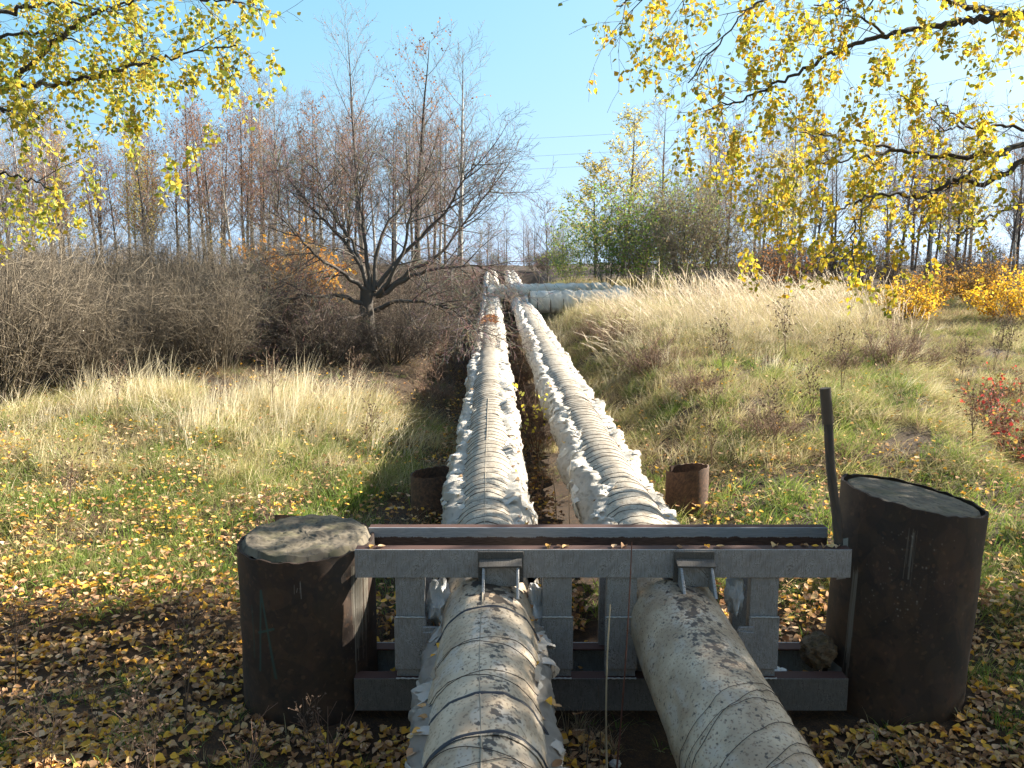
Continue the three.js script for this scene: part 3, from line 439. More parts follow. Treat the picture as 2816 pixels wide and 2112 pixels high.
// ---------- the bare spreading tree ----------
plantOf('spreading_tree', 'wide bare spreading tree with low forked dark limbs beside the pipes', 'tree', undefined, 200, (R, t) => {
  const B = ground(-2.85, -16), limbs = new Geo(), tw = new Geo(), lf = new Geo(), at = (p) => V(p[0], p[1], p[2]);
  const trunk = new Geo(); trunk.tube([V(-2.85, B - 0.2, -16), V(-2.86, B + 0.4, -16), V(-2.9, B + 0.9, -16.05), V(-2.87, B + 1.25, -16)], [0.19, 0.15, 0.135, 0.13], 10, mix3(DARKB, GREY, 0.35));
  const L = [
    [[-2.80,1.86,-16.00],[-3.08,2.58,-16.10],[-3.54,3.13,-16.20],[-4.10,3.76,-16.30],[-4.56,4.31,-16.40],[-4.76,4.68,-16.50]], [[-2.85,1.95,-16.00],[-3.29,2.31,-15.75],[-3.67,2.57,-15.50],[-4.03,3.00,-15.25],[-4.36,3.57,-15.00]], [[-2.76,1.86,-16.00],[-2.91,2.77,-16.20],[-3.02,3.59,-16.40],[-3.09,4.16,-16.60],[-3.14,4.73,-16.80]], [[-2.69,1.86,-16.00],[-2.32,2.31,-15.85],[-2.01,3.10,-15.70],[-1.93,3.79,-15.55],[-1.95,4.36,-15.40]],
    [[-2.64,1.90,-16.00],[-2.07,2.31,-16.04],[-1.52,2.63,-16.08],[-1.06,3.12,-16.12],[-0.60,3.75,-16.16],[-0.28,4.11,-16.20]], [[-2.64,1.86,-16.00],[-1.86,2.31,-15.80],[-1.30,2.40,-15.60],[-0.75,2.44,-15.40],[-0.40,2.44,-15.20]], [[-2.73,1.95,-16.00],[-2.64,2.95,-16.25],[-2.29,3.60,-16.50],[-1.89,4.08,-16.75],[-1.58,4.57,-17.00]], [[-2.88,1.67,-16.00],[-3.37,1.87,-15.65],[-3.91,1.88,-15.30],[-4.34,1.80,-14.95],[-4.58,1.69,-14.60]],
    [[-2.70,1.58,-16.00],[-2.11,1.78,-15.62],[-1.54,1.75,-15.25],[-0.99,1.55,-14.88],[-0.64,1.24,-14.50]], [[-2.80,1.86,-16.00],[-3.17,2.94,-16.13],[-3.72,3.67,-16.27],[-3.83,4.31,-16.40]], [[-2.66,2.04,-16.00],[-1.86,2.94,-15.95],[-1.31,3.47,-15.90],[-0.94,4.07,-15.85],[-0.72,4.41,-15.80]], [[-2.81,1.49,-16.00],[-3.30,1.42,-15.67],[-3.77,1.17,-15.33],[-4.04,0.85,-15.00]],
  ];
  const o = { n: [0, 8, 5, 2], ang: [0, 0.75, 0.7, 0.6], ratio: [0, 0.5, 0.5, 0.5], t0: [0, 0.1, 0.1, 0.2], wob: [0, 0.28, 0.4, 0.5, 0.5], trop: [0, 0.05, 0.02, 0.0, 0], segs: [4, 6, 4, 3, 2], sides: [6, 4, 3, 3, 3], rr: [0.5, 0.5, 0.55, 0.6], rmin: 0.0026, geos: [limbs, tw, tw, tw, tw], col: (lv, R) => vary(R, lv < 2 ? mix3(DARKB, GREY, 0.5) : mix3(GREY, REDB, 0.4).map((q) => q * (0.55 + 0.55 * R())), 0.3) };
  for (const pp of L) {
    const c = new THREE.CatmullRomCurve3(pp.map(at)), n = 18, pts = c.getPoints(n); pts.forEach((p, k) => { if (k) { p.x += (R() - 0.5) * 0.06; p.y += (R() - 0.5) * 0.06; p.z += (R() - 0.5) * 0.08; } });
    limbs.tube(pts, pts.map((_, k) => mix(0.058, 0.008, Math.pow(k / n, 0.6))), 7, mix3(DARKB, GREY, 0.35));
    for (let k = 0; k < 15; k++) { const f = 3 + (n - 3.1) * (k + R()) / 15, i = Math.floor(f), dd = pts[i + 1].clone().sub(pts[i]).normalize(), s = pts[i].clone().lerp(pts[i + 1], f - i); const dir = turned(dd, 0.5 + 0.6 * R(), R() * 6.28); const low = s.y < B + 2.1; if (low) dir.y -= 0.35; o.trop = low ? [0, -0.05, -0.05, -0.04, 0] : [0, 0.06, 0.03, 0.02, 0]; grow(R, o, s, dir.normalize(), (0.9 + 0.7 * R()) * (1 - 0.35 * k / 15), 0.014, 1); }
  }
  addPart(t, 'trunk', trunk, M.bark); addPart(t, 'limbs', limbs, M.bark); addPart(t, 'twigs', tw, M.bark);
});

// ---------- thickets of bare shrubs ----------
function shrub(name, label, group, seed, H, spread, nStem, wood, leaf) {
  return plantOf(name, label, 'shrub', group, seed, (R, t) => {
    const st = new Geo(), tw = new Geo(), lf = new Geo();
    const o = { n: [6, 5, leaf ? 2 : 3], ang: [0.55, 0.75, 0.8], ratio: [0.45, 0.5, 0.55], t0: [0.2, 0.1, 0.1], wob: [0.14, 0.3, 0.45, 0.5], trop: [0.01, 0.03, 0, -0.03], segs: [6, 4, 3, 2], sides: [4, 3, 3, 3], rr: [0.55, 0.6, 0.7], rmin: leaf?.rmin ?? 0.0022, geos: [st, tw, tw, tw], col: (lv, R) => vary(R, pick(R, wood), 0.3), onTwig: leaf ? (pts, lv, R) => { if (lv >= 2 && R() < leaf.share) scatterLeaves(lf, pts, R, leaf.step, leaf.size, leaf.cols, leaf.droop ?? 0.1, leaf.wide); } : undefined };
    for (let k = 0; k < nStem; k++) { const a = R() * 6.28, lean = spread * Math.sqrt(R()), dir = V(Math.cos(a) * lean, 1, Math.sin(a) * lean).normalize(); grow(R, o, V(Math.cos(a) * 0.25 * R(), -0.1, Math.sin(a) * 0.25 * R()), dir, H * (0.7 + 0.35 * R()) * (1 - 0.2 * lean), 0.012 + 0.008 * R(), 0); }
    addPart(t, 'stems', st, M.bark); addPart(t, 'twigs', tw, M.bark); addPart(t, 'foliage', lf, M.leaf);
  });
}
const THGREY = [[0.18, 0.145, 0.10], [0.13, 0.1, 0.07], [0.26, 0.21, 0.15], [0.08, 0.063, 0.046]], THDARK = [[0.09, 0.065, 0.048], [0.12, 0.085, 0.06], [0.06, 0.047, 0.035], [0.2, 0.155, 0.115]];
const bareGroup = 'grey thorn shrubs of the thicket behind the meadow', bareLabel = 'dense leafless grey thorn shrub in the thicket behind the meadow';
const thorn = [shrub('thorn_shrub', bareLabel, bareGroup, 301, 2.15, 0.75, 34, THGREY), shrub('thorn_shrub', bareLabel, bareGroup, 302, 2.3, 0.6, 34, THGREY), shrub('thorn_shrub', bareLabel, bareGroup, 303, 2.0, 0.9, 34, THGREY)];
{
  const R = rngOf(310), spots = [[-9.6, 12.4], [-8.0, 12.0], [-6.6, 12.2], [-8.9, 14.2], [-7.3, 13.9], [-5.6, 14], [-10.8, 13.5], [-10.4, 16], [-8.3, 16.4], [-6.4, 16.2], [-4.9, 13.4], [-4.6, 15.8], [-12.4, 15], [-12.2, 18], [-9.6, 18.5], [-7.2, 18.6], [-5.2, 18.2], [-14.5, 18], [-15, 21], [-12, 21.5], [-9, 22], [-6.2, 22], [-5.4, 25.5], [-8.4, 26], [-12, 26], [-16, 26], [-19, 25], [-11.4, 11.6], [-13.2, 12.8], [-8.7, 10.9], [-7.3, 11.3], [-9.9, 11.1], [-6.4, 13.1]];
  spots.forEach(([x, d], k) => { const row = d < 13 ? 'at the front edge of the thicket facing the meadow' : d < 17 ? 'in the middle of the thicket behind the front shrubs' : 'at the back of the thicket below the wood', lb = 'dense leafless grey thorn shrub ' + row, gp = 'thorn shrubs ' + row; const pos = onGround(x, -d), s = 0.72 + 0.6 * R() * R() + (d > 16 ? 0.1 : 0); if (k < 3) { thorn[k].position.set(...pos); thorn[k].scale.setScalar(s); thorn[k].rotation.y = R() * 6; tag(thorn[k], lb, 'shrub', gp); } else dup(thorn[k % 3], pos, R() * 6.28, s, lb, gp); });
}
const tangleLabel = 'low dark brown tangle of bare twigs under the spreading tree', tangleGroup = 'dark twig tangles round the spreading tree';
const tangle = shrub('twig_tangle', tangleLabel, tangleGroup, 305, 1.25, 1.3, 34, THDARK);
[[-3.4, 14.6], [-2.2, 14.8], [-4.2, 15.6], [-1.9, 16.6], [-3.0, 17.4], [-4.5, 17.6], [-1.8, 18.8], [-2.9, 20], [-4.2, 20.5], [-2.0, 22], [-3.4, 23.4], [-2.2, 25.5], [-3.8, 27], [-2.4, 29], [-3.6, 31.5], [-2.6, 35], [-5.2, 30], [-7.5, 31]].forEach(([x, d], k) => { const R = rngOf(k + 50), pos = onGround(x, -d), s = 0.85 + 0.4 * R(); const lb = d < 18 ? 'low dark brown tangle of bare twigs at the foot of the spreading tree' : x > -3 ? 'low dark tangle of bare twigs on the slope beside the seamed pipe' : 'low dark tangle of bare twigs on the slope behind the spreading tree'; if (!k) { tangle.position.set(...pos); tag(tangle, lb, 'shrub', lb + 's'); } else dup(tangle, pos, R() * 6.28, s, lb, lb + 's'); });
// far dark brush along the wood's edge
const brushLabel = 'dark leafless brush along the edge of the wood beyond the field', brushGroup = 'dark brush at the far edge of the field';
const brush = shrub('dark_brush', brushLabel, brushGroup, 306, 1.9, 0.8, 22, THDARK, { share: 0.25, step: 0.25, size: 0.07, cols: [[0.2, 0.1, 0.04], [0.15, 0.09, 0.05]], rmin: 0.004 });
{ const R = rngOf(320); let k = 0; for (let q = 0; q < 26; q++) { const x = 8.5 + 24 * (q + R() * 0.8) / 26, d = 30 + 7 * R(), pos = onGround(x, -d), s = 0.7 + 0.45 * R(); if (!k++) { brush.position.set(...pos); } else dup(brush, pos, R() * 6.28, s); } for (let q = 0; q < 8; q++) dup(brush, onGround(-3 + 10 * R(), -(43 + 5 * R())), R() * 6, 0.55 + 0.2 * R(), 'dark leafless brush along the crest behind the pipes', 'dark brush along the crest behind the pipes'); for (let q = 0; q < 18; q++) dup(brush, onGround(-31 + 26 * (q + R()) / 18, -(32 + 7 * R())), R() * 6, 0.55 + 0.5 * R(), 'dark leafless brush on the ridge between the thicket and the wood', 'dark brush on the ridge behind the thicket'); }

// leafy shrubs up the slope
const greenB = shrub('green_shrub', 'tall loose shrub with fresh green leaves behind the pipe loop', undefined, 330, 3.2, 0.55, 16, [[0.2, 0.17, 0.12]], { share: 0.75, step: 0.14, size: 0.085, cols: [[0.18, 0.30, 0.05], [0.28, 0.38, 0.07], [0.13, 0.22, 0.04], [0.42, 0.42, 0.09]], rmin: 0.004 });
greenB.position.set(...onGround(3.5, -29.5));
dup(greenB, onGround(5.0, -28.5), 2.1, 1.05, 'tall loose shrub with green leaves beside the brown bush');
dup(greenB, onGround(2.2, -31), 4, 0.7, 'small green shrub beside the lone sapling on the crest');
dup(greenB, onGround(6.6, -31), 1, 1.1, 'tall loose green shrub behind the brown bush');
const brownB = shrub('brown_shrub', 'tall bush of upright stems with dry brown hanging leaves', undefined, 331, 3.6, 0.4, 22, [[0.24, 0.19, 0.14], [0.15, 0.12, 0.09]], { share: 0.6, step: 0.16, size: 0.09, cols: [[0.2, 0.15, 0.09], [0.26, 0.19, 0.1], [0.15, 0.13, 0.07], [0.24, 0.25, 0.07]], droop: 0.9, wide: 0.25, rmin: 0.004 });
brownB.position.set(...onGround(5.8, -27));
dup(brownB, onGround(7.2, -28), 2, 0.95, 'second tall bush with dry brown hanging leaves beside the field');
dup(brownB, onGround(4.6, -30), 3, 0.85, 'bush with dry brown leaves between the two green shrubs');
const maple = shrub('maple_bush', 'bush with bright orange leaves glowing behind the spreading tree', undefined, 332, 2.4, 0.7, 14, [[0.14, 0.11, 0.08]], { share: 0.8, step: 0.14, size: 0.13, cols: [[0.75, 0.32, 0.02], [0.68, 0.38, 0.03], [0.6, 0.25, 0.02]], wide: 0.5, rmin: 0.003 }); maple.position.set(...onGround(-5.3, -20.5)); maple.scale.setScalar(0.8);
const GOLD = [[0.80, 0.48, 0.03], [0.74, 0.40, 0.03], [0.68, 0.52, 0.07]], yl = { share: 1, step: 0.05, size: 0.062, cols: GOLD, rmin: 0.003 };
const goldS = shrub('golden_shrub', 'low golden yellow shrub with upswept shoots in the open field', undefined, 333, 1.35, 1.0, 12, [[0.2, 0.13, 0.08]], yl); goldS.position.set(...onGround(12.1, -24.5));
dup(goldS, onGround(15.0, -24), 2.4, 1.25, 'larger golden yellow shrub with tall shoots at the far side of the field');
const rustS = shrub('golden_shrub', 'dull orange brown shrub just behind the low golden shrub', undefined, 334, 1.3, 0.8, 12, [[0.2, 0.13, 0.08]], { ...yl, cols: [[0.42, 0.2, 0.03], [0.36, 0.22, 0.04]] }); rustS.position.set(...onGround(13.3, -25.8));
dup(rustS, onGround(16.2, -28), 1, 1.1, 'dull orange brown shrub half hidden behind the larger golden shrub');
const russB = shrub('russet_brush', 'russet leaved brush at the foot of the brown bushes', undefined, 335, 1.3, 0.9, 12, THDARK, { share: 0.6, step: 0.14, size: 0.08, cols: [[0.3, 0.13, 0.04], [0.22, 0.1, 0.04]], rmin: 0.004 }); russB.position.set(...onGround(8.8, -28.5)); dup(russB, onGround(10.2, -29.5), 2, 1.1, 'russet leaved brush between the brown bushes and the dark brush');
// red brambles on the bank
const redLabel = 'low sprawling bramble with red and rust leaves on the bank', redGroup = 'red brambles on the bank';
const red = shrub('red_bramble', redLabel, redGroup, 340, 0.62, 1.6, 12, [[0.2, 0.08, 0.06], [0.16, 0.09, 0.06]], { share: 0.34, step: 0.1, size: 0.055, cols: [[0.5, 0.06, 0.05], [0.42, 0.1, 0.05], [0.3, 0.1, 0.05], [0.4, 0.24, 0.06], [0.2, 0.12, 0.05], [0.16, 0.18, 0.05], [0.2, 0.1, 0.06]], wide: 0.5 });
[[6.7, 10.6], [7.2, 11.2], [6.5, 9.9], [7.6, 10.4], [7.2, 12.2], [8.2, 12.0], [7.8, 13.2], [6.8, 9.4], [8.7, 13.6], [6.4, 10.9]].forEach(([x, d], k) => { const R = rngOf(k + 70); if (!k) red.position.set(...onGround(x, -d)); else dup(red, onGround(x, -d), R() * 6.28, 0.65 + 0.35 * R()); });
const heathLabel = 'low dry brown twiggy shrub in the rough grass', heathGroup = 'low brown shrubs in the rough grass';
const heath = shrub('dry_shrub', heathLabel, heathGroup, 341, 0.6, 1.3, 16, [[0.26, 0.16, 0.11], [0.18, 0.12, 0.08]]);
[[6.2, 13.2], [5.2, 12.6], [7.2, 15], [8.4, 16.2], [2.6, 11.2], [2.4, 13.4], [3.0, 9.2], [9.8, 17.5], [7.8, 17.6], [2.2, 16.5], [1.9, 19], [0.25, 11.5], [0.2, 13], [0.12, 15], [0.05, 17.2], [0.0, 19.4], [-0.05, 21.6], [0.34, 10.3], [-1.4, 14.6], [-1.3, 12.8], [-1.5, 17]].forEach(([x, d], k) => { const R = rngOf(k + 90); if (!k) heath.position.set(...onGround(x, -d)); else dup(heath, onGround(x, -d), R() * 6.28, (0.7 + 0.5 * R()) * (x < 1.5 ? 0.62 : 1), x < 1.5 ? (x > -1 ? 'low dry brown twiggy shrub growing in the trench between the pipes' : 'low dry brown twiggy shrub beside the seamed pipe') : undefined, x < 1.5 ? (x > -1 ? 'dry shrubs between the pipes' : 'dry shrubs beside the seamed pipe') : undefined); });

// ---------- power lines over the hill ----------
for (const [a, b, which] of [[[-48.85,10.11,-62.00], [47.93,14.63,-62.00], 'uppermost'], [[-49.00,8.75,-62.00], [48.07,13.40,-62.00], 'middle'], [[-49.10,7.90,-62.00], [48.18,12.40,-62.00], 'lowest']]) { const g = new Geo(), pts = []; for (let k = 0; k <= 30; k++) { const t = k / 30; pts.push(V(mix(a[0], b[0], t), mix(a[1], b[1], t) - 1.2 * Math.sin(t * Math.PI) + 0.9, a[2])); } g.tube(pts, pts.map(() => 0.009), 4, WHITE); tag(part('power_line', g.build(), new THREE.MeshStandardMaterial({ color: 0x7d8488, roughness: 0.6 })), which + ' of the three thin power lines crossing the sky', 'power line', 'power lines over the hill'); }

// ---------- the two yellowing birches whose branches hang into view ----------
const GREENISH = [[0.50, 0.44, 0.045], [0.64, 0.48, 0.05], [0.33, 0.37, 0.045], [0.66, 0.46, 0.05], [0.5, 0.46, 0.06], [0.22, 0.28, 0.04]], YELLOWING = [[0.54, 0.45, 0.04], [0.68, 0.49, 0.05], [0.42, 0.40, 0.04], [0.72, 0.43, 0.04], [0.62, 0.47, 0.05], [0.28, 0.30, 0.035]];
function hangBirch(label, seed, trunkPts, limbsPts, sprays, crown, dens, BIRCH) {
  return plantOf('hanging_birch', label, 'tree', undefined, seed, (R, t) => {
    const trunk = new Geo(), limbs = new Geo(), tw = new Geo(), lf = new Geo(), node = [];
    const tc = new THREE.CatmullRomCurve3(trunkPts.map((p) => V(...p))), tp = tc.getPoints(30), H = tp[30].y;
    trunk.tube(tp, tp.map((_, k) => mix(0.17, 0.02, k / 30)), 12, (k, a, p) => n3(p.y * 4, a * 1.2, seed) > 0.3 || p.y < 0.6 ? [0.05, 0.045, 0.04] : [0.55, 0.53, 0.49]);
    for (const { p, r } of limbsPts) {
      const c = new THREE.CatmullRomCurve3(p.map((q) => V(...q))), n = 8 * (p.length - 1), pts = c.getPoints(n); pts.forEach((q, k) => { if (k > 1) { q.x += 0.025 * n2(k * 0.6, r * 900); q.y += 0.03 * n2(k * 0.6, r * 900 + 50); q.z += 0.03 * (R() - 0.5); } });
      limbs.tube(pts, pts.map((_, k) => mix(r, 0.005, Math.pow(k / n, 0.8))), 7, (k, a, q) => k < 0.3 && n3(q.x * 9, q.y * 9, a) > 0.2 ? [0.22, 0.2, 0.18] : [0.05, 0.042, 0.035]);
      pts.forEach((q, k) => k > 2 && node.push(q));
      for (let k = 0; k < n; k += 2) if (R() < 0.5) { const i = 2 + Math.floor(R() * (n - 3)), dd = pts[i + 1].clone().sub(pts[i]).normalize(); grow(R, { n: [4, 2], ang: [0.6, 0.6], ratio: [0.5, 0.5], t0: [0.2, 0.2], wob: [0.2, 0.3, 0.3], trop: [-0.03, -0.08, -0.1], segs: [6, 4, 3], sides: [3, 3, 3], rr: [0.6, 0.7], rmin: 0.0014, geos: [tw], col: (l, R) => vary(R, [0.06, 0.045, 0.038], 0.3), onTwig: (q, l) => { q.forEach((e) => l < 2 && node.push(e)); if (R() < 0.6) scatterLeaves(lf, q.slice(1), R, 0.05, 0.047, BIRCH, 0.5); } }, pts[i], turned(dd, 0.4 + 0.5 * R(), R() * 6.28), 0.3 + 0.4 * R(), 0.005, 0); }
    }
    const strand = (s, L, lean, size) => { const n = 7, pts = [s.clone()], d = V(lean.x, -0.5, lean.z).normalize(), q = s.clone(); for (let k = 0; k < n; k++) { d.x += (R() - 0.5) * 0.3; d.z += (R() - 0.5) * 0.3; d.y -= 0.16; d.normalize(); q.addScaledVector(d, L / n); pts.push(q.clone()); } tw.tube(pts, pts.map(() => 0.0013), 3, [0.07, 0.05, 0.04]); scatterLeaves(lf, pts, R, 0.021, size, BIRCH, 0.7, 0.40); };
    for (const [x, y, z, rx, ry] of sprays) {
      const n = Math.max(3, Math.round(rx * ry * dens));
      for (let k = 0; k < Math.ceil(n / 4); k++) { // each hub on a side twig lets several strands hang
        const a = R() * 6.28, q = Math.sqrt(R()), hub = V(x + rx * q * Math.cos(a), y + ry * (q * Math.sin(a) + 0.35), z + (R() - 0.5) * 0.9);
        let best = null, bd = 1e9; for (const e of node) { const D = e.distanceToSquared(hub) + (e.y < hub.y ? 0.3 : 0); if (D < bd) { bd = D; best = e; } }
        if (best && bd < 2.2) { const m = best.clone().lerp(hub, 0.5); m.y += 0.1 * Math.sqrt(bd); m.x += 0.1 * (R() - 0.5); const c = new THREE.QuadraticBezierCurve3(best, m, hub).getPoints(7); c.forEach((e, j) => { if (j && j < 7) e.add(rv(R).multiplyScalar(0.012)); }); tw.tube(c, c.map(() => 0.0014), 3, [0.06, 0.045, 0.038]); }
        for (let j = 0; j < 4; j++) strand(hub.clone().add(rv(R).multiplyScalar(0.05)), Math.min(ry * 1.4, 0.14 + 0.34 * R()), V(R() - 0.5, 0, R() - 0.5), 0.043);
      }
    }
    // the rest of the crown, above and behind
    const o = { n: [7, 5], ang: [0.6, 0.7], ratio: [0.5, 0.5], t0: [0.25, 0.2], wob: [0.15, 0.3, 0.4], trop: [0.0, -0.05, -0.12], segs: [7, 5, 4], sides: [5, 3, 3], rr: [0.5, 0.5], rmin: 0.002, geos: [limbs, tw, tw], col: (l, R) => vary(R, [0.07, 0.055, 0.045], 0.3), onTwig: (pts, lv) => lv >= 1 && scatterLeaves(lf, pts, R, lv === 2 ? 0.034 : 0.07, 0.068, BIRCH, 0.5) };
    crown(R, tp, (k, dir, len) => grow(R, o, tp[k], dir.normalize(), len, 0.03, 0));
    addPart(t, 'trunk', trunk, M.bark); addPart(t, 'limbs', limbs, M.bark); addPart(t, 'twigs', tw, M.bark); addPart(t, 'crown', lf, M.leaf);
  });
}
hangBirch('birch with green and yellow leaves hanging above the meadow and thicket', 400, [[-6.3, ground(-6.3, -7.3) - 0.2, -7.3], [-6.2, 2, -7.3], [-6.25, 5, -7.2], [-6.1, 10, -7.3]], [
  { p: [[-6.22, 3.6, -7.25], ...[[-4.54,3.64,-7.00],[-4.21,3.82,-6.88],[-3.62,4.20,-6.76],[-3.29,4.35,-6.64],[-3.05,4.36,-6.52],[-2.71,4.41,-6.40]]], r: 0.04 }, { p: [[-6.22, 4.6, -7.25], ...[[-4.23,4.46,-7.00],[-3.92,4.48,-6.87],[-3.46,4.44,-6.73],[-3.05,4.33,-6.60]]], r: 0.025 },
  { p: [[-6.22, 3.7, -7.25], ...[[-4.17,3.87,-7.00],[-3.64,3.88,-6.84],[-3.16,3.93,-6.68],[-2.89,3.95,-6.52],[-2.49,3.97,-6.36],[-2.05,4.00,-6.20]]], r: 0.026 }, { p: [[-6.22, 4.2, -7.25], ...[[-4.12,4.22,-6.80],[-3.67,4.22,-6.70],[-3.35,4.13,-6.60]]], r: 0.02 }, { p: [[-6.22, 3.4, -7.25], ...[[-4.40,3.68,-6.80],[-4.11,3.64,-6.70],[-3.89,3.63,-6.60],[-3.67,3.52,-6.50]]], r: 0.02 },
  { p: [[-6.23, 2.9, -7.25], ...[[-4.39,3.18,-6.60],[-4.08,3.12,-6.47],[-3.79,3.06,-6.33],[-3.47,2.96,-6.20]]], r: 0.018 }, { p: [[-6.2, 5.2, -7.25], ...[[-3.42,4.64,-6.60],[-2.81,4.44,-6.40],[-2.32,4.33,-6.20],[-1.92,4.23,-6.00]]], r: 0.02 },
], [[-3.82,4.25,-6.66,0.27,0.23],[-3.50,4.31,-6.77,0.23,0.18],[-3.22,4.40,-6.82,0.24,0.14],[-2.95,4.44,-6.95,0.24,0.16],[-2.57,4.38,-6.77,0.19,0.14],[-2.37,4.45,-6.93,0.18,0.12],[-1.88,4.18,-6.13,0.09,0.14],[-3.75,3.97,-6.52,0.26,0.19],[-3.66,4.00,-6.95,0.24,0.24],[-3.19,4.01,-6.68,0.23,0.19],[-2.99,4.10,-6.91,0.20,0.18],[-2.41,3.89,-6.20,0.18,0.16],[-2.28,3.97,-6.52,0.17,0.17],[-1.99,3.92,-6.32,0.15,0.15],[-1.99,3.83,-6.59,0.05,0.09],[-3.92,3.54,-6.62,0.17,0.23],[-3.38,3.54,-6.11,0.14,0.16],[-3.16,3.65,-6.30,0.20,0.16],[-2.90,3.73,-6.35,0.18,0.18],[-2.90,3.85,-6.92,0.18,0.18],[-2.54,3.84,-6.79,0.18,0.14],[-2.12,3.77,-6.24,0.13,0.11],[-3.40,3.46,-6.82,0.16,0.18],[-2.89,3.47,-6.22,0.13,0.14],[-2.35,3.58,-6.66,0.08,0.13],[-2.31,3.33,-6.21,0.07,0.13],[-2.38,3.11,-6.10,0.04,0.12],[-2.91,3.29,-6.88,0.08,0.07],[-2.78,3.03,-6.29,0.04,0.10],[-2.53,3.00,-6.29,0.03,0.09],[-4.25,3.26,-6.98,0.10,0.20],[-4.05,3.06,-6.89,0.22,0.16],[-3.57,2.94,-6.36,0.13,0.15],[-4.23,2.88,-6.97,0.14,0.20],[-3.74,2.78,-6.59,0.11,0.13],[-4.13,2.63,-6.71,0.08,0.12],[-3.30,3.10,-6.28,0.11,0.09],[-4.02,2.72,-6.95,0.07,0.10]], (R, tp, br) => { for (let k = 0; k < 16; k++) { const a = R() * 6.28; br(15 + k % 15, V(Math.cos(a) - 0.35, 0.5, Math.sin(a)), 2 + R()); } for (let k = 0; k < 5; k++) br(8 + 2 * k, V(-1, 0.5, R() - 0.3), 2); }, 390, GREENISH);
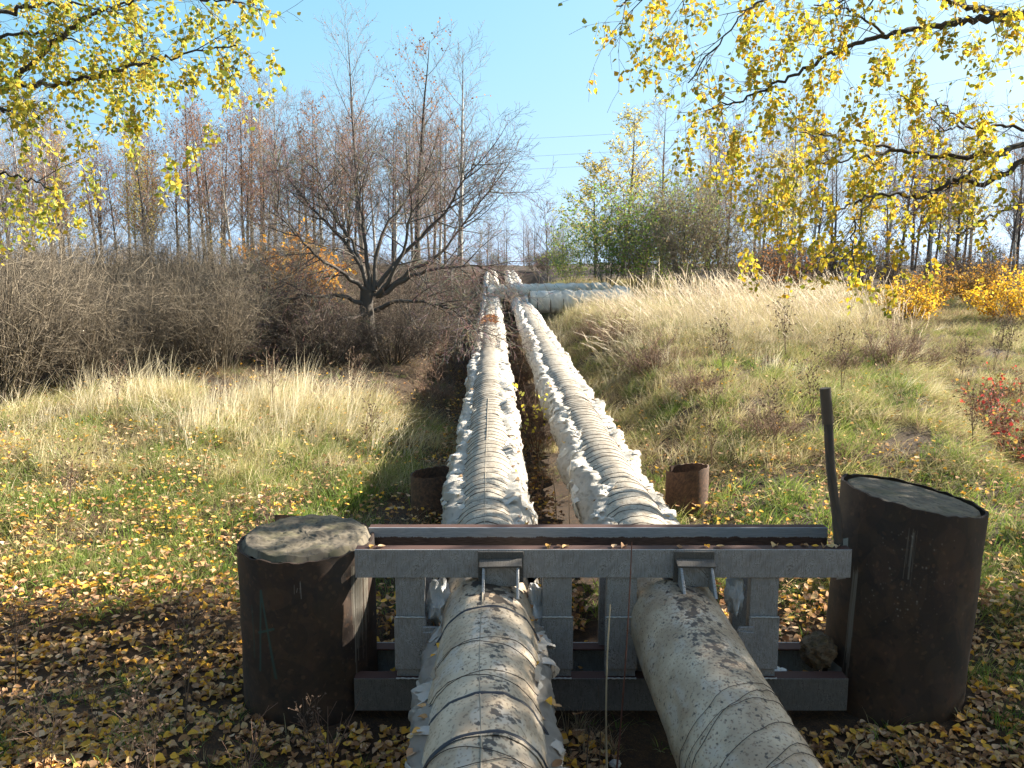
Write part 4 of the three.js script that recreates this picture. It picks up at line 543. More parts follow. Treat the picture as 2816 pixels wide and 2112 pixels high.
hangBirch('birch with yellow leaves and dark limbs hanging above the grassy bank', 410, [[7.1, ground(7.1, -7.6) - 0.2, -7.6], [7.0, 2, -7.6], [6.9, 5, -7.5], [7, 11, -7.4]], [
  { p: [[6.93, 3.9, -7.55], ...[[4.76,4.58,-7.30],[4.36,4.51,-7.21],[3.88,4.44,-7.12],[3.52,4.37,-7.04],[3.03,4.26,-6.95],[2.60,4.10,-6.86],[2.24,3.90,-6.77],[1.89,3.72,-6.69],[1.54,3.62,-6.60]]], r: 0.045 }, { p: [[6.92, 4.4, -7.55], ...[[4.35,4.51,-7.20],[3.88,4.52,-7.08],[3.57,4.55,-6.96],[3.18,4.56,-6.84],[2.72,4.49,-6.72],[2.35,4.40,-6.60]]], r: 0.035 },
  { p: [[6.94, 3.0, -7.55], ...[[4.93,3.52,-7.40],[4.47,3.43,-7.24],[3.89,3.32,-7.08],[3.19,3.36,-6.92],[2.77,3.40,-6.76],[2.29,3.45,-6.60]]], r: 0.042 }, { p: [[3.18,3.36,-6.90],[2.81,3.25,-6.70],[2.38,3.19,-6.50]], r: 0.015 },
  { p: [[6.95, 2.7, -7.55], ...[[4.87,3.42,-7.30],[4.44,3.28,-7.17],[4.03,3.10,-7.04],[3.73,3.11,-6.91],[3.41,2.97,-6.79],[2.96,2.97,-6.66],[2.67,2.86,-6.53],[2.38,2.81,-6.40]]], r: 0.036 }, { p: [[4.38,3.43,-7.10],[4.03,3.26,-7.00],[3.72,3.09,-6.90],[3.42,2.97,-6.80]], r: 0.02 },
  { p: [[6.94, 3.2, -7.55], ...[[4.43,3.57,-7.20],[3.84,3.55,-6.95],[3.41,3.48,-6.70]]], r: 0.02 }, { p: [[3.81,3.57,-7.00],[3.43,3.73,-6.80]], r: 0.01 }, { p: [[3.04,4.27,-6.90],[2.75,4.40,-6.80],[2.54,4.40,-6.70]], r: 0.012 }, { p: [[2.20,4.54,-6.60],[1.90,4.39,-6.47],[1.68,4.19,-6.33],[1.29,3.74,-6.20]], r: 0.01 },
  { p: [[6.9, 5, -7.5], ...[[2.93,4.71,-6.80],[1.96,4.62,-6.65],[1.39,4.50,-6.50],[1.02,4.39,-6.35],[0.76,4.28,-6.20]]], r: 0.025 }, { p: [[6.94, 2.6, -7.55], ...[[4.63,3.00,-7.00],[4.16,2.87,-6.87],[3.79,2.71,-6.73],[3.57,2.59,-6.60]]], r: 0.015 }, { p: [[2.93,2.97,-6.60],[2.74,2.73,-6.50],[2.67,2.55,-6.40],[2.71,2.30,-6.30]], r: 0.008 },
], [[0.89,4.42,-6.82,0.16,0.12],[1.14,4.47,-7.07,0.16,0.14],[1.28,4.38,-7.00,0.18,0.18],[1.06,4.13,-6.47,0.09,0.09],[1.33,4.34,-6.53,0.13,0.11],[1.40,4.16,-6.35,0.04,0.12],[1.54,4.25,-6.33,0.07,0.09],[1.01,3.87,-6.26,0.08,0.14],[1.12,4.03,-6.47,0.07,0.10],[1.89,4.34,-6.74,0.14,0.16],[1.68,4.05,-6.20,0.11,0.14],[2.14,4.40,-6.81,0.16,0.14],[1.91,4.03,-6.50,0.19,0.15],[1.62,3.82,-6.48,0.15,0.11],[1.51,3.85,-6.94,0.10,0.05],[1.88,3.93,-6.63,0.15,0.15],[2.19,4.10,-6.48,0.17,0.13],[2.48,4.31,-6.63,0.19,0.13],[2.82,4.40,-6.83,0.16,0.12],[2.88,4.25,-6.25,0.18,0.09],[3.61,4.51,-7.08,0.16,0.08],[2.98,4.12,-6.22,0.11,0.11],[2.44,3.98,-6.87,0.20,0.18],[2.66,4.08,-6.96,0.20,0.16],[2.04,3.66,-6.22,0.14,0.14],[2.58,3.77,-6.91,0.16,0.16],[2.78,3.97,-6.53,0.15,0.15],[3.15,4.09,-6.72,0.19,0.14],[3.26,3.96,-6.21,0.18,0.13],[3.58,4.03,-6.24,0.18,0.18],[3.78,4.16,-6.36,0.09,0.15],[1.67,3.58,-7.06,0.14,0.16],[1.37,3.32,-6.38,0.09,0.15],[1.75,3.36,-6.88,0.16,0.18],[1.55,3.23,-7.04,0.08,0.09],[1.98,3.50,-7.05,0.16,0.16],[1.73,3.13,-6.51,0.13,0.15],[2.05,3.45,-6.52,0.17,0.15],[2.31,3.58,-6.67,0.17,0.15],[2.62,3.59,-6.90,0.16,0.16],[2.64,3.51,-6.30,0.16,0.16],[3.15,3.62,-6.87,0.16,0.20],[3.35,3.74,-6.92,0.18,0.20],[3.70,3.64,-6.97,0.20,0.18],[3.61,3.57,-6.23,0.18,0.16],[2.03,3.16,-7.05,0.12,0.12],[2.02,3.17,-6.28,0.16,0.14],[2.24,3.06,-6.51,0.15,0.15],[2.54,3.30,-6.75,0.17,0.17],[2.86,3.11,-7.03,0.18,0.14],[2.90,3.13,-6.51,0.19,0.15],[3.40,3.27,-7.03,0.20,0.16],[3.53,3.30,-6.69,0.19,0.15],[3.74,3.34,-6.48,0.17,0.15],[2.10,2.88,-6.49,0.15,0.15],[1.92,2.87,-6.36,0.07,0.10],[2.24,2.82,-6.27,0.14,0.16],[2.51,2.86,-6.33,0.16,0.15],[2.98,2.87,-6.82,0.16,0.18],[3.37,3.00,-7.10,0.18,0.16],[3.37,2.94,-6.35,0.18,0.15],[3.67,2.93,-6.24,0.18,0.16],[2.07,2.53,-7.09,0.11,0.13],[2.07,2.45,-6.68,0.08,0.08],[1.81,2.30,-6.57,0.14,0.07],[2.09,2.66,-6.41,0.15,0.15],[2.35,2.60,-6.73,0.14,0.14],[2.65,2.68,-6.94,0.12,0.16],[2.76,2.56,-6.61,0.14,0.15],[2.90,2.44,-6.58,0.12,0.17],[2.73,2.23,-6.25,0.07,0.14],[3.04,2.07,-7.02,0.03,0.06],[2.99,2.44,-6.23,0.07,0.14],[3.13,2.30,-6.64,0.05,0.07],[3.81,2.53,-6.95,0.08,0.11],[3.60,2.58,-6.32,0.13,0.08],[3.11,2.33,-6.86,0.10,0.14],[3.57,2.73,-7.05,0.15,0.11]], (R, tp, br) => { for (let k = 0; k < 14; k++) { const a = R() * 6.28; br(14 + k % 15, V(Math.cos(a) * 0.8, 0.35, 0.5 + 0.6 * R()), 2.0 + 1.0 * R()); } for (let k = 0; k < 23; k++) br(8 + k % 9, V(-0.3 + 0.7 * R(), 0.12 + 0.3 * R(), 0.7 + R()), 2.2 + 1.6 * R()); }, 430, YELLOWING);

// the stand of birches that the path comes out of, behind the viewpoint: it keeps the sky off the near sides of things
{
  const lab = 'leafy yellow birch in the stand behind the viewpoint', grp = 'birches behind the viewpoint';
  const t = plantOf('stand_birch', lab, 'tree', grp, 450, (R, t) => {
    const tr = new Geo(), tw = new Geo(), lf = new Geo();
    grow(R, { n: [26, 7], ang: [0.9, 0.7], ratio: [0.36, 0.5], t0: [0.06, 0.15], cone: [0.55], wob: [0.05, 0.2, 0.3], trop: [0.02, 0.0, -0.08], segs: [12, 6, 4], sides: [8, 4, 3], rr: [0.4, 0.5], taper: 0.9, rmin: 0.004, geos: [tr, tw, tw], col: (l, R) => l ? [0.1, 0.08, 0.06] : [0.5, 0.48, 0.44], onTwig: (pts, lv) => lv && scatterLeaves(lf, pts, R, 0.07, 0.16, [[0.36, 0.3, 0.05], [0.26, 0.25, 0.05], [0.42, 0.3, 0.05]], 0.4) }, V(0, -0.2, 0), V(0, 1, 0), 9.5, 0.14, 0);
    addPart(t, 'trunk', tr, M.bark); addPart(t, 'twigs', tw, M.bark); addPart(t, 'crown', lf, M.leaf);
  });
  [[-3.5, 6], [0.8, 7.5], [4.5, 6.2], [-7.2, 4.6], [8.6, 5.4], [-1.2, 11], [3, 11.5], [-6, 10], [7.5, 10.5], [-11, 7], [12.5, 8.5], [-10.5, 1.5]].forEach(([x, z], k) => { const R = rngOf(k + 460); if (!k) t.position.set(...onGround(x, z)); else dup(t, onGround(x, z), R() * 6.28, 0.85 + 0.35 * R()); });
}

// ---------- grass ----------
// a piece of turf: many tufts, each blade a bent tapering ribbon; pal = colours of the blades
function turf(seed, tufts, radius, perTuft, h0, h1, w, spread, bend, wind, pal) {
  const R = rngOf(seed), g = new Geo();
  for (let q = 0; q < tufts; q++) {
    const ta = R() * 6.28, tr = radius * Math.sqrt(R()), tx = Math.cos(ta) * tr, tz = Math.sin(ta) * tr, th = 0.7 + 0.6 * R(), tc = pick(R, pal);
    for (let k = 0; k < perTuft; k++) {
      const a = R() * 6.28, h = mix(h0, h1, R() * R()) * th, lean = spread * (0.3 + R()), dx = Math.cos(a) * lean + wind[0], dz = Math.sin(a) * lean + wind[1], bx = tx + Math.cos(a) * 0.04 * R(), bz = tz + Math.sin(a) * 0.04 * R(), ca = R() * 6.28, c = vary(R, R() < 0.75 ? tc : pick(R, pal), 0.25), b0 = g.p.length / 3, cb = bend * (0.4 + 1.2 * R());
      for (let s = 0; s <= 3; s++) { const t = s / 3, y = h * (t - cb * t * t * 0.45), e0 = h * (t * 0.4 + cb * t * t), ww = w * (1 - t) * (0.7 + 0.6 * (t < 0.4 ? t * 2 : 1)); const p = V(bx + dx * e0, y - 0.015, bz + dz * e0), nn = V(-Math.sin(ca), 0.3, Math.cos(ca)).normalize(); for (const e of s < 3 ? [-1, 1] : [0]) g.vert(V(p.x + Math.cos(ca) * ww * e, p.y, p.z + Math.sin(ca) * ww * e), nn, c); }
      g.i.push(b0, b0 + 1, b0 + 2, b0 + 1, b0 + 3, b0 + 2, b0 + 2, b0 + 3, b0 + 4, b0 + 3, b0 + 5, b0 + 4, b0 + 4, b0 + 5, b0 + 6);
    }
  }
  return g.build();
}
function reedTurf(seed) { // stalks with slim feathery heads nodding downwind
  const R = rngOf(seed), g = new Geo(), CR = [[0.74, 0.63, 0.48], [0.64, 0.52, 0.38], [0.82, 0.72, 0.58], [0.52, 0.41, 0.29]];
  for (let k = 0; k < 13; k++) {
    const a = R() * 6.28, ra = 0.42 * Math.sqrt(R()), ox = Math.cos(a) * ra, oz = Math.sin(a) * ra, h = 0.7 + 0.5 * R(), pts = [], lean = 0.1 * R(), dx = Math.cos(a) * lean + (R() < 0.8 ? -0.1 - 0.35 * R() : 0.2 * R()), dz = Math.sin(a) * lean + 0.15 * (R() - 0.5), cc = pick(R, CR), nod = 0.05 + 0.16 * R(); for (let s = 0; s <= 10; s++) { const t = s / 10; pts.push(V(ox + dx * h * t * t, h * (t - nod * t * t * t), oz + dz * h * t * t)); }
    g.tube(pts.slice(0, 9), pts.slice(0, 9).map(() => 0.0016), 3, vary(R, [0.55, 0.46, 0.3], 0.2));
    for (let j = 0; j < 30; j++) { const t = 0.74 + 0.26 * j / 30, i = Math.min(9, Math.floor(t * 10)), p = pts[i].clone().lerp(pts[i + 1], t * 10 - i), d = pts[i + 1].clone().sub(pts[i]).normalize().multiplyScalar(2.6).add(rv(R)).normalize(), nor = rv(R); nor.addScaledVector(d, -nor.dot(d)).normalize(); g.leaf(p, d, nor, 0.032 * (1.1 - Math.abs((j - 11) / 28)), vary(R, cc, 0.2), 0.13); }
    for (let j = 0; j < 4; j++) { const t = 0.1 + 0.45 * R(), d = V(R() - 0.65, 0.6 - 0.5 * R(), R() - 0.5).normalize(), p = V(ox + dx * h * t * t, h * t, oz + dz * h * t * t), nor = V(-d.y, d.x, 0).normalize(); g.leaf(p, d, nor, 0.3, vary(R, [0.5, 0.41, 0.22], 0.3), 0.012); }
  }
  return g.build();
}
function scatter(name, label, category, geos, mat, items) { // items: [x,y,z,turn,tiltx,tiltz,scale,scaleY,color,variant]
  geos.forEach((geo, v) => {
    const list = items.filter((_, k) => k % geos.length === v); if (!list.length) return; const im = new THREE.InstancedMesh(geo, mat, list.length), m = new THREE.Matrix4(), q = new THREE.Quaternion(), e = new THREE.Euler(), c = new THREE.Color();
    list.forEach((it, k) => { e.set(it[4], it[3], it[5], 'YXZ'); q.setFromEuler(e); m.compose(V(it[0], it[1], it[2]), q, V(it[6], it[7], it[6])); im.setMatrixAt(k, m); im.setColorAt(k, c.setRGB(...it[8])); });
    im.name = numbered(name); im.castShadow = im.receiveShadow = true; scene.add(tag(im, label[v % label.length], category, undefined, 'stuff'));
  });
}
const nearPipe = (x, d) => { const q = x - pipeX(d); return Math.min(Math.abs(q), Math.abs(q - GAP)); };
const blocked = (x, d) => nearPipe(x, d) < 0.3 || Math.hypot(x + 1.16, d - 4.38) < 0.4 || Math.hypot(x - 2.2, d - 4.38) < 0.4 || (d > 4.0 && d < 4.55 && x > -0.9 && x < 1.9);
const inCorr = (x, d) => 1 - sst(0.7, 1.5, Math.abs(x - pipeX(d) - GAP / 2));
{
  const R = rngOf(500), L = { green: [], sparse: [], mid: [], straw: [], tall: [], rough: [], reed: [] };
  const tilt = (x, d) => { const e = 0.25; return [Math.atan2(ground(x, -d - e) - ground(x, -d + e), 2 * e), Math.atan2(ground(x + e, -d) - ground(x - e, -d), 2 * e)]; };
  const add = (k, x, d, s, sy, c) => { const [tx, tz] = tilt(x, d); L[k].push([x, ground(x, -d), -d, 0, tx, tz, s, sy, c]); };
  for (let d = 1.5; d < 33;) {
    const step = (d < 6 ? 0.33 : d < 12 ? 0.36 : 0.42 + 0.012 * (d - 12)), W = 0.68 * d + 1.3; d += step;
    for (let x0 = -W; x0 < W; x0 += step) {
      const x = x0 + (R() - 0.5) * step, dd = d + (R() - 0.5) * step; if (blocked(x, dd)) continue;
      const n1 = n2(x * 0.45, dd * 0.45), nb = n2(x * 1.1 + 20, dd * 1.1), corr = inCorr(x, dd), left = x < pipeX(dd) + 0.5, edge = 5.7 + 0.31 * (dd - 10), s = (0.85 + 0.35 * R()) * (1 + Math.max(0, dd - 10) * 0.035), br = 0.85 + 0.3 * R() + 0.15 * nb, tint = [br, br, br];
      const P = (k, p, sc = 1, sy = 1, c = tint) => { if (R() < p) add(k, x + (R() - 0.5) * 0.2, dd + (R() - 0.5) * 0.2, s * sc, s * sy * (0.8 + 0.4 * R()), c); };
      const open = 1 - 0.9 * corr;
      if (left) {
        const thick = sst(11.4, 12.4, dd + 0.12 * (x + 6) + 0.6 * n1), close = sst(-2.4, -1.2, x), lit = 1 - thick;
        if (dd < 5.4) { P('sparse', 0.8 * open + 0.2 * nb); P('green', 0.1 + 0.35 * sst(0.15, 0.5, nb), 0.7, 0.45); P('rough', 0.06, 0.7, 0.7); continue; }
        P('green', lit * open * (0.42 + 0.35 * n1 + (x > -3.8 && x < -1.2 && dd < 9.4 ? 0.45 : 0)) * (1 - 0.8 * sst(9.6, 11, dd)), 1, 1);
        P('mid', lit * open * (0.5 - 0.3 * n1) * (1 - 0.6 * close), 1, 0.9);
        P('straw', lit * open * sst(6.4, 9.4, dd + 0.9 * n1) * (0.95 - 0.5 * close), 1, 0.8 + 0.35 * nb);
        P('tall', lit * open * sst(8.4, 10.2, dd) * (x > -4.2 ? 0.75 : 0.25) * (1 - 0.6 * close), 1, 1);
        P('sparse', 0.2 * open); P('rough', 0.25 * thick + 0.22 * close + (dd < 7 ? 0.1 : 0), 1, 0.8);
      } else {
        const beyond = sst(-0.6, 1.2, x - edge), reedy = (1 - sst(-0.4, 0.4, x - edge + 0.2)) * sst(13.0, 15.2, dd + 0.7 * n1) * (1 - sst(20.5, 22.5, dd - 0.9 * Math.max(0, x - 4.6))) * (1 - sst(25, 27, dd)) * sst(1.8, 2.5, x);
        if (dd < 5.4) { P('sparse', 0.7 * open); P('green', (x > 2.6 ? 0.22 : 0.1) * open, 0.8, 0.6); P('mid', x > 3 ? 0.2 : 0.03, 0.8, 0.6); continue; }
        P('green', open * (0.3 + 0.3 * n1 + (dd < 7.8 && x < 3 ? 0.4 : 0.05)) * (1 - 0.7 * sst(11, 15, dd)), 1, 0.9);
        P('mid', open * (0.55 + 0.3 * nb), 1, 0.9 - 0.2 * sst(16, 22, dd)); if (dd > 20) P('rough', 0.4, 1.1, 0.7);
        P('straw', open * sst(7.2, 9.5, dd + n1) * (0.48 - 0.25 * beyond), 1, 0.7 + 0.3 * nb);
        P('tall', open * sst(9.5, 12, dd) * (1 - beyond) * 0.2 * (0.6 + nb), 1, 0.75);
        P('rough', sst(7.2, 9, dd) * (0.28 + 0.3 * sst(0, 0.5, nb) + 0.3 * beyond + (x < 2.3 ? 0.35 : 0)), 1, 0.8);
        P('reed', reedy * sst(-0.5, 0.4, nb + 0.5 * n2(x * 2.2, dd * 2.2 + 7)) * 1.3, 0.9, 0.9 - 0.22 * sst(16, 20, dd)); P('tall', reedy * 0.3, 0.9, 0.5); P('rough', reedy * 0.4, 1, 0.9);
        P('sparse', 0.3 * open * (1 - sst(7, 10, dd)));
      }
      if (corr > 0.5) { P('rough', 0.4 * sst(5.5, 8, dd), 0.7, 0.6); P('sparse', 0.25); }
    }
  }
  const GR = [[0.14, 0.24, 0.035], [0.20, 0.29, 0.05], [0.10, 0.18, 0.03], [0.28, 0.34, 0.07]], MI = [[0.36, 0.36, 0.10], [0.28, 0.32, 0.08], [0.46, 0.40, 0.17], [0.2, 0.27, 0.05], [0.52, 0.44, 0.2]], ST = [[0.60, 0.50, 0.29], [0.52, 0.43, 0.23], [0.70, 0.60, 0.39], [0.44, 0.38, 0.17], [0.36, 0.36, 0.12]], TA = [[0.70, 0.60, 0.40], [0.62, 0.52, 0.32], [0.76, 0.68, 0.5]], RO = [[0.38, 0.28, 0.17], [0.30, 0.21, 0.13], [0.46, 0.37, 0.22], [0.3, 0.3, 0.11], [0.24, 0.16, 0.1]];
  const T = (k, lab, geos, nm) => scatter(nm, lab, 'grass', geos, M.grass, L[k]);
  T('green', ['fresh green grass in the meadow and around the pipes', 'lush green grass tufts in the meadow and around the pipes'], [turf(1, 22, 0.3, 13, 0.08, 0.32, 0.0032, 0.5, 0.7, [0.05, 0], GR), turf(2, 18, 0.3, 14, 0.1, 0.36, 0.0034, 0.65, 0.9, [0.08, 0.04], GR)], 'green_grass');
  T('sparse', ['thin short grass among the fallen leaves', 'scattered low grass blades among the fallen leaves'], [turf(3, 7, 0.28, 9, 0.04, 0.16, 0.0028, 0.7, 0.8, [0, 0], [...GR, [0.4, 0.34, 0.18]]), turf(4, 5, 0.28, 12, 0.05, 0.2, 0.0026, 0.8, 0.9, [0, 0], [...GR, [0.46, 0.38, 0.22]])], 'sparse_grass');
  T('mid', ['yellowing grass blending green and straw over the slope', 'half dry yellow green grass over the slope'], [turf(5, 20, 0.32, 13, 0.12, 0.38, 0.003, 0.6, 0.9, [0.1, 0], MI), turf(6, 20, 0.32, 12, 0.1, 0.42, 0.0028, 0.75, 1.0, [0.05, 0.1], MI)], 'yellow_grass');
  T('straw', ['straw coloured dry grass over meadow and bank', 'matted dry grass leaning over meadow and bank'], [turf(7, 22, 0.33, 13, 0.2, 0.55, 0.0025, 0.5, 0.85, [0.18, 0.05], ST), turf(8, 20, 0.33, 13, 0.15, 0.5, 0.0024, 0.8, 1.1, [0.25, -0.05], ST)], 'dry_grass');
  T('tall', ['tall bleached grass stalks arching over the meadow', 'long pale grass stalks standing above the meadow'], [turf(9, 14, 0.34, 6, 0.45, 0.95, 0.0022, 0.3, 0.7, [0.14, 0], TA), turf(10, 12, 0.34, 6, 0.4, 0.85, 0.0022, 0.45, 1.0, [0.2, 0.1], TA)], 'tall_grass');
  T('rough', ['brown withered weeds and rough grass on the slope', 'tangled brown withered grass on the slope'], [turf(11, 20, 0.34, 11, 0.12, 0.4, 0.0028, 0.9, 0.6, [0.1, 0], RO), turf(12, 18, 0.34, 12, 0.1, 0.45, 0.0026, 1.1, 0.7, [0, 0.1], RO)], 'rough_grass');
  T('reed', ['pale feathery reed grass with nodding seed heads on the bank', 'bleached reed grass bending over on the bank', 'cream coloured reed grass plumes on the bank'], [reedTurf(13), reedTurf(14), reedTurf(15)], 'reed_grass');
  console.log('grass', Object.entries(L).map(([k, v]) => k + v.length).join(' '));
}
// ---------- fallen leaves ----------
const LEAFC = [[0.60, 0.34, 0.10], [0.62, 0.42, 0.2], [0.70, 0.42, 0.06], [0.5, 0.29, 0.13], [0.62, 0.42, 0.25], [0.34, 0.18, 0.08], [0.72, 0.38, 0.05], [0.5, 0.3, 0.17], [0.26, 0.14, 0.07]];
function litterLeaf(seed, curl, prof = [0.03, 0.36, 0.43, 0.33, 0.15, 0.0]) { const R = rngOf(seed), g = new Geo(), n = 5; g.grid(5, 4, (u, v, i, j) => { const w = prof[i] * (1 + 0.12 * (R() - 0.5)), s = (j / 4 - 0.5) * 2; return { p: V(s * w, curl * 0.55 * (s * s * w) + curl * 0.35 * Math.pow(u - 0.5, 2) * (seed % 2 ? 1 : -1) + 0.03 * (R() - 0.5), (u - 0.5)), c: Math.abs(s) < 0.1 ? [0.85, 0.82, 0.75] : WHITE }; }); g.tube([V(0, 0, -0.5), V(0.05, 0.04, -0.68), V(0.06, 0.02, -0.85)], [0.014, 0.011, 0.01], 3, [0.7, 0.6, 0.5]); const q = g.build(true); return q; }
{
  const R = rngOf(600), items = [], geos = [litterLeaf(1, 0.5), litterLeaf(2, 1.2, [0.06, 0.3, 0.4, 0.38, 0.24, 0.03]), litterLeaf(3, 0.9, [0.05, 0.26, 0.36, 0.37, 0.27, 0.04]), litterLeaf(4, 2.0)];
  for (let k = 0; k < 120000; k++) {
    const d = 1.3 + 17 * Math.pow(R(), 1.7), x = (R() * 2 - 1) * (0.68 * d + 1); if (blocked(x, d) || (nearPipe(x, d) < 0.36 && d < 20)) continue;
    const a = n2(x * 0.7 + 4, d * 0.7), left = x < 0; let p = d < 5.4 ? 1.15 : left ? mix(0.62, 0.08, sst(5.4, 10, d - (x < -3 ? 1.2 : 0))) : mix(0.6, 0.1, sst(5.6, 10, d)); if (inCorr(x, d) > 0.4) p = d < 10 ? 1.4 : d < 16 ? 0.9 : 0.35; p *= 0.75 + 0.6 * a; if (left && d > 9 && d < 13) p += 0.05;
    if (R() > p) continue;
    const tilt = 0.75, dry = inCorr(x, d) * 0.6 * sst(4, 8, d); items.push([x, ground(x, -d) + 0.008 + 0.035 * R() * R() + (d > 5 ? 0.16 * R() : 0), -d, R() * 6.28, (R() - 0.5) * tilt, (R() - 0.5) * tilt + (R() < 0.2 ? 3.14 : 0), 0.03 + 0.028 * R() * (0.4 + R()), 0.03 + 0.025 * R(), vary(R, R() < dry ? pick(R, [[0.22, 0.12, 0.06], [0.3, 0.16, 0.07]]) : pick(R, LEAFC), 0.22)]);
  }
  // leaves caught on the beam, the frame and the pipes
  const on = (x, y, z) => items.push([x, y, z, R() * 6.28, (R() - 0.5) * 0.5, (R() - 0.5) * 0.5, 0.036 + 0.014 * R(), 0.04, vary(R, pick(R, LEAFC), 0.2)]);
  for (const x of [-0.75, -0.7, 0.2, 0.26, 0.29, 0.55, 0.6, 0.9, 1.05, 1.12, 1.42, 1.5, 1.58, 1.63, 1.68, 1.72, 1.75]) on(x, 0.884, -4.155 - 0.02 * R());
  for (let k = 0; k < 50; k++) on(-0.8 + 2.6 * R(), 0.02 + 0.04 * R(), -4.2 - 0.24 * R());
  for (let k = 0; k < 150; k++) { const off = R() < 0.55 ? 0 : GAP, d = off ? 4.6 + 12 * R() : 2.3 + 14 * R() * R(), side = R() < 0.3 ? -1 : 1, th = (off || d > 4.5 ? 42 + 22 * R() : 60 + 20 * R()) * side; const p = onPipe(off, th, d, woolR(off, side, Math.abs(th), d) + 0.008); on(p.x, p.y, p.z); }
  for (let k = 0; k < 260; k++) { const d = pick(R, [18.2, 19.1, 19.4]) + 0.5 * R(), th = (R() - 0.5) * 120; const p = onPipe(0, th, d, 0.3); items.push([p.x, p.y, p.z, R() * 6, R(), R(), 0.07, 0.06, vary(R, [0.35, 0.15, 0.06], 0.3)]); }
  const vis = items.map((it, k) => [k, Math.hypot(it[0], it[2])]).filter(([k, r]) => { const it = items[k]; return -it[2] > 2.75 && Math.abs(it[0]) < 0.58 * -it[2] + 0.1; }).sort((a, b) => a[1] - b[1]).slice(0, 300), chosen = new Set(vis.map((v) => v[0]));
  const mats = LEAFC.map((c) => thin(0.2, { color: new THREE.Color().setRGB(...c) }));
  for (const [k] of vis) { const it = items[k], m = part('fallen_leaf', geos[k % 4], mats[Math.floor(R() * 9) % 9]); m.rotation.set(it[4], it[3], it[5], 'YXZ'); m.position.set(it[0], it[1], it[2]); m.scale.set(it[6], it[7], it[6]); tag(m, 'dry yellow brown birch leaf fallen on the foreground earth', 'leaf', 'fallen leaves on the foreground earth'); }
  scatter('fallen_leaves', ['yellow and brown birch leaves littering the ground', 'curled birch leaves littering the ground and frame', 'dry ochre birch leaves scattered over grass and earth', 'tightly curled birch leaves lying in the grass'], 'leaves', geos, thin(0.2), items.filter((_, k) => !chosen.has(k)));
  console.log('leaves', items.length);
}

// ---------- weeds, stalks and scraps ----------
function stalk(label, base, top, r, col, bend, extra, name = 'dry_stalk') {
  const t = thing(name, label, 'plant', base), g = new Geo(), a = V(0, -0.05, 0), b = V(top[0] - base[0], top[1] - base[1], top[2] - base[2]), m = a.clone().lerp(b, 0.5).add(V(...bend)), c = new THREE.QuadraticBezierCurve3(a, m, b).getPoints(12);
  g.tube(c, c.map((_, k) => mix(r, r * 0.45, k / 12)), 6, col); part('stem', g.build(), M.bark, t); if (extra) extra(t, c); return t;
}
const gb = (x, d) => onGround(x, -d);
const RED = [0.16, 0.07, 0.05], TAN = [0.5, 0.4, 0.26];
stalk('tall thin reddish stalk rising in front of the upper beam', gb(0.5, 3.62), [0.55,1.12,-3.55], 0.0055, RED, [0.02, 0, 0], (t, c) => { const g = new Geo(); const R = rngOf(3); for (let k = 0; k < 3; k++) g.tube([c[2 + k * 3], c[2 + k * 3].clone().add(V(0.012 * (R() - 0.5), 0.015, 0.01))], [0.006, 0.002], 4, RED); part('bud', g.build(), M.bark, t); });
stalk('tan cut stalk with pale tip beside the tall reddish stalk', gb(0.47, 3.6), [0.45,0.84,-3.50], 0.006, TAN, [-0.03, 0, 0]);
stalk('short dark stalk leaning before the lower beam', gb(0.36, 3.5), [0.36,0.29,-3.45], 0.004, [0.12, 0.09, 0.07], [-0.02, 0, 0]);
stalk('dark forked stalk near the cut tan stalk', gb(0.42, 3.66), [0.41,0.39,-3.60], 0.003, [0.1, 0.07, 0.05], [0.03, 0, 0]);
stalk('thin brown stalk standing between the two heating pipes', gb(0.42, 7.4), [0.35,0.58,-7.30], 0.006, [0.4, 0.3, 0.2], [0.04, 0, 0]);
stalk('forked pale stalk leaning on the stained pipe flank', gb(0.52, 6.6), [0.48,0.86,-6.40], 0.004, [0.42, 0.34, 0.25], [-0.05, 0, 0]);
const yellowSprig = (t, R, n, h, size, cols) => { const w = new Geo(), l = new Geo(); for (let k = 0; k < n; k++) grow(R, { n: [3], ang: [0.6], ratio: [0.4], t0: [0.4], wob: [0.2, 0.3], trop: [0.03, 0], segs: [5, 3], sides: [4, 3], geos: [w], rmin: 0.0012, col: () => [0.22, 0.13, 0.09], onTwig: (pts, lv, RR) => scatterLeaves(l, pts.slice(2), RR, lv ? 0.03 : 0.07, size, cols, 0.2) }, V(0, -0.03, 0), V((R() - 0.5) * 0.9, 1, (R() - 0.5) * 0.9).normalize(), h * (0.7 + 0.5 * R()), 0.004, 0); addPart(t, 'stems', w, M.bark); addPart(t, 'foliage', l, M.leaf); };
const sprig = (name, label, x, d, n, h, size, cols, seed, group) => { const t = thing(name, label, 'plant', gb(x, d), 0, group); yellowSprig(t, rngOf(seed), n, h, size, cols); return t; };
sprig('young_sapling', 'reddish twigged sapling with few yellow leaves between the pipes', 0.3, 9.6, 12, 0.95, 0.05, [[0.7, 0.55, 0.06], [0.6, 0.58, 0.1]], 61);
sprig('yellow_sprig', 'low sprig with bright yellow leaves between the pipes near the brown stalk', 0.28, 8.2, 5, 0.5, 0.07, [[0.8, 0.5, 0.02]], 62);
sprig('yellow_sprig', 'small yellow leaved sprig at the foot of the short pile', -0.92, 3.75, 5, 0.3, 0.05, [[0.6, 0.42, 0.05], [0.4, 0.36, 0.06]], 63);
sprig('mugwort', 'grey green feathery weed among the fallen leaves before the short pile', -1.28, 3.55, 9, 0.3, 0.035, [[0.2, 0.26, 0.18], [0.16, 0.22, 0.14]], 64);
sprig('nettle_plant', 'bright green low weed before the tall pile', 2.1, 3.4, 7, 0.22, 0.05, [[0.14, 0.3, 0.04], [0.2, 0.36, 0.06]], 65);
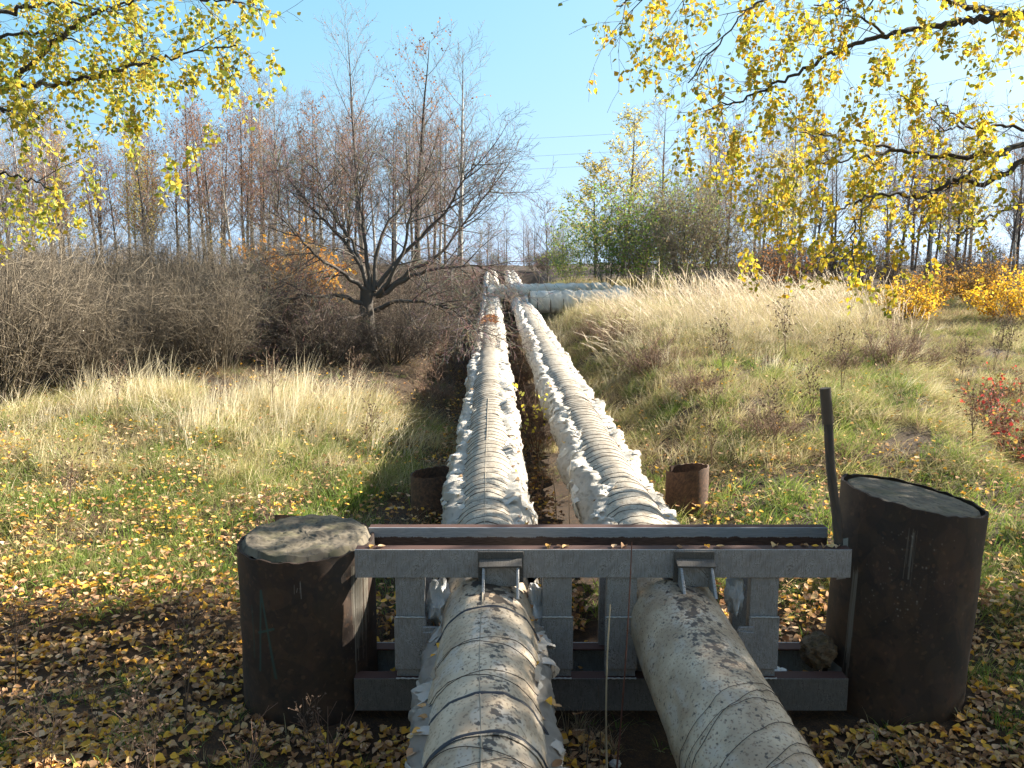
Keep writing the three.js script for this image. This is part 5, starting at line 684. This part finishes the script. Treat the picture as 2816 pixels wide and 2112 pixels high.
sprig('yellow_sprig', 'tiny yellow sprig beside the dark plank', 0.72, 3.3, 3, 0.18, 0.05, [[0.66, 0.5, 0.05]], 66);
{ // dry forbs
  const lab = 'thin brown dead forb with withered heads among the fallen leaves by the short pile', grp = 'dead forbs among the fallen leaves by the short pile', R = rngOf(700);
  const proto = thing('dead_forb', lab, 'plant', gb(-1.6, 3.3), 0, grp), w = new Geo();
  for (let k = 0; k < 3; k++) grow(R, { n: [7, 3], ang: [0.6, 0.7], ratio: [0.3, 0.5], t0: [0.4, 0.2], wob: [0.1, 0.3, 0.3], trop: [0.02, 0.05, 0], segs: [6, 3, 2], sides: [4, 3, 3], rr: [0.6, 0.6], rmin: 0.0012, geos: [w], col: (l, R) => vary(R, [0.14, 0.09, 0.06], 0.25), onTwig: (pts, lv, R) => { if (lv === 2) for (let j = 0; j < 4; j++) { const d = rv(R), n = rv(R); n.addScaledVector(d, -n.dot(d)).normalize(); w.leaf(pts[pts.length - 1], d, n, 0.014, vary(R, [0.15, 0.1, 0.07], 0.3), 0.4); } } }, V(0, -0.03, 0), V((R() - 0.5) * 0.3, 1, (R() - 0.5) * 0.3).normalize(), 0.5, 0.0035, 0);
  addPart(proto, 'stems', w, M.bark);
  for (const [x, d, s] of [[-1.5, 3.0, 0.9], [-2.0, 3.2, 1], [-2.1, 3.8, 0.8], [-1.75, 4.0, 1.1], [-0.95, 3.6, 0.7], [-2.9, 4.4, 0.9], [-1.9, 6.2, 1], [-4, 7, 1.2], [2.9, 8.6, 1.4], [3.6, 9.4, 1.5], [2.5, 9.8, 1.2], [4.4, 10.6, 1.5], [3.2, 12, 1.6], [4.6, 13.4, 1.7], [5.4, 9.2, 1.3], [8.2, 14.6, 1.6], [9.4, 15.6, 1.8], [10.5, 17, 1.9], [8.8, 18.4, 1.8], [11.6, 19, 2], [-3.2, 10.6, 1.5], [-2.2, 10.8, 1.4], [-5.2, 10.4, 1.3], [-1.7, 9.2, 1.2], [2.2, 8.6, 1.2], [6.4, 8.4, 1.2], [7.6, 9.8, 1.4]]) { const w = d < 4.5 ? 'among the fallen leaves by the short pile' : x < 0 ? 'in the meadow before the thicket' : x < 6 ? 'on the grassy bank beside the stained pipe' : 'in the field near the brambles'; dup(proto, gb(x, d), R() * 6.28, s, 'thin brown dead forb with withered heads ' + w, 'dead forbs ' + w); }
}
// scraps about the trestle
{ const t = plate('dark_plank', -0.16, 0.16, -0.012, 0.012, -0.05, 0.05, std({ color: 0x2a2523, roughness: 0.9 }), null, scene); t.position.set(...onGround(0.62, -3.5, 0.05)); t.rotation.set(0.25, -0.5, -0.15); tag(t, 'short dark plank lying on the earth between the pipes', 'plank'); t.name = 'dark_plank'; }
function lump(name, label, cat, pos, sx, sy, sz, seed, mat, amp = 0.35) { const g = new THREE.IcosahedronGeometry(1, 4), P0 = g.attributes.position; for (let k = 0; k < P0.count; k++) { const v = V().fromBufferAttribute(P0, k), q = 1 + amp * (n3(v.x * 1.3 + seed, v.y * 1.3, v.z * 1.3) + 0.4 * n3(v.x * 4, v.y * 4 + seed, v.z * 4)); P0.setXYZ(k, v.x * q * sx, v.y * q * sy, v.z * q * sz); } const c = new Float32Array(P0.count * 3).fill(1); g.setAttribute('color', new THREE.BufferAttribute(c, 3)); g.computeVertexNormals(); const m = part(name, g, mat); m.position.set(...pos); return tag(m, label, cat); }
lump('mortar_lump', 'rough brown mortar lump against the tall pile on the lower beam', 'rubble', [1.74, 0.22, -4.3], 0.095, 0.1, 0.09, 3, std({ map: concreteTex, color: 0xffe6cc, bumpMap: concreteTex, bumpScale: 0.02 }), 0.22);
lump('foam_scrap', 'small white foam scrap lying inside the lower beam beside the mortar lump', 'litter', [1.5, 0.1, -4.28], 0.05, 0.025, 0.03, 5, std({ color: 0xd8d8d4 }));
lump('wool_scrap', 'grey wool tuft caught beside the bracket of the stained pipe', 'litter', [1.22, 0.6, -4.2], 0.05, 0.1, 0.06, 7, M.wool, 0.35);
lump('wool_scrap', 'grey wool bundle hanging under the upper beam beside the seamed pipe', 'litter', [0.13, 0.5, -4.22], 0.07, 0.13, 0.08, 8, M.wool, 0.35);
lump('wool_scrap', 'pale wool bundle wedged between the seamed pipe and its outer post', 'litter', [-0.4, 0.55, -4.22], 0.07, 0.12, 0.08, 9, M.wool, 0.35);
lump('white_pebble', 'small pale stone on the earth beside the dark plank', 'stone', onGround(0.52, -3.75, 0.02), 0.03, 0.02, 0.025, 11, std({ color: 0xb5aea2 }), 0.2);
renderer.render(scene, camera);
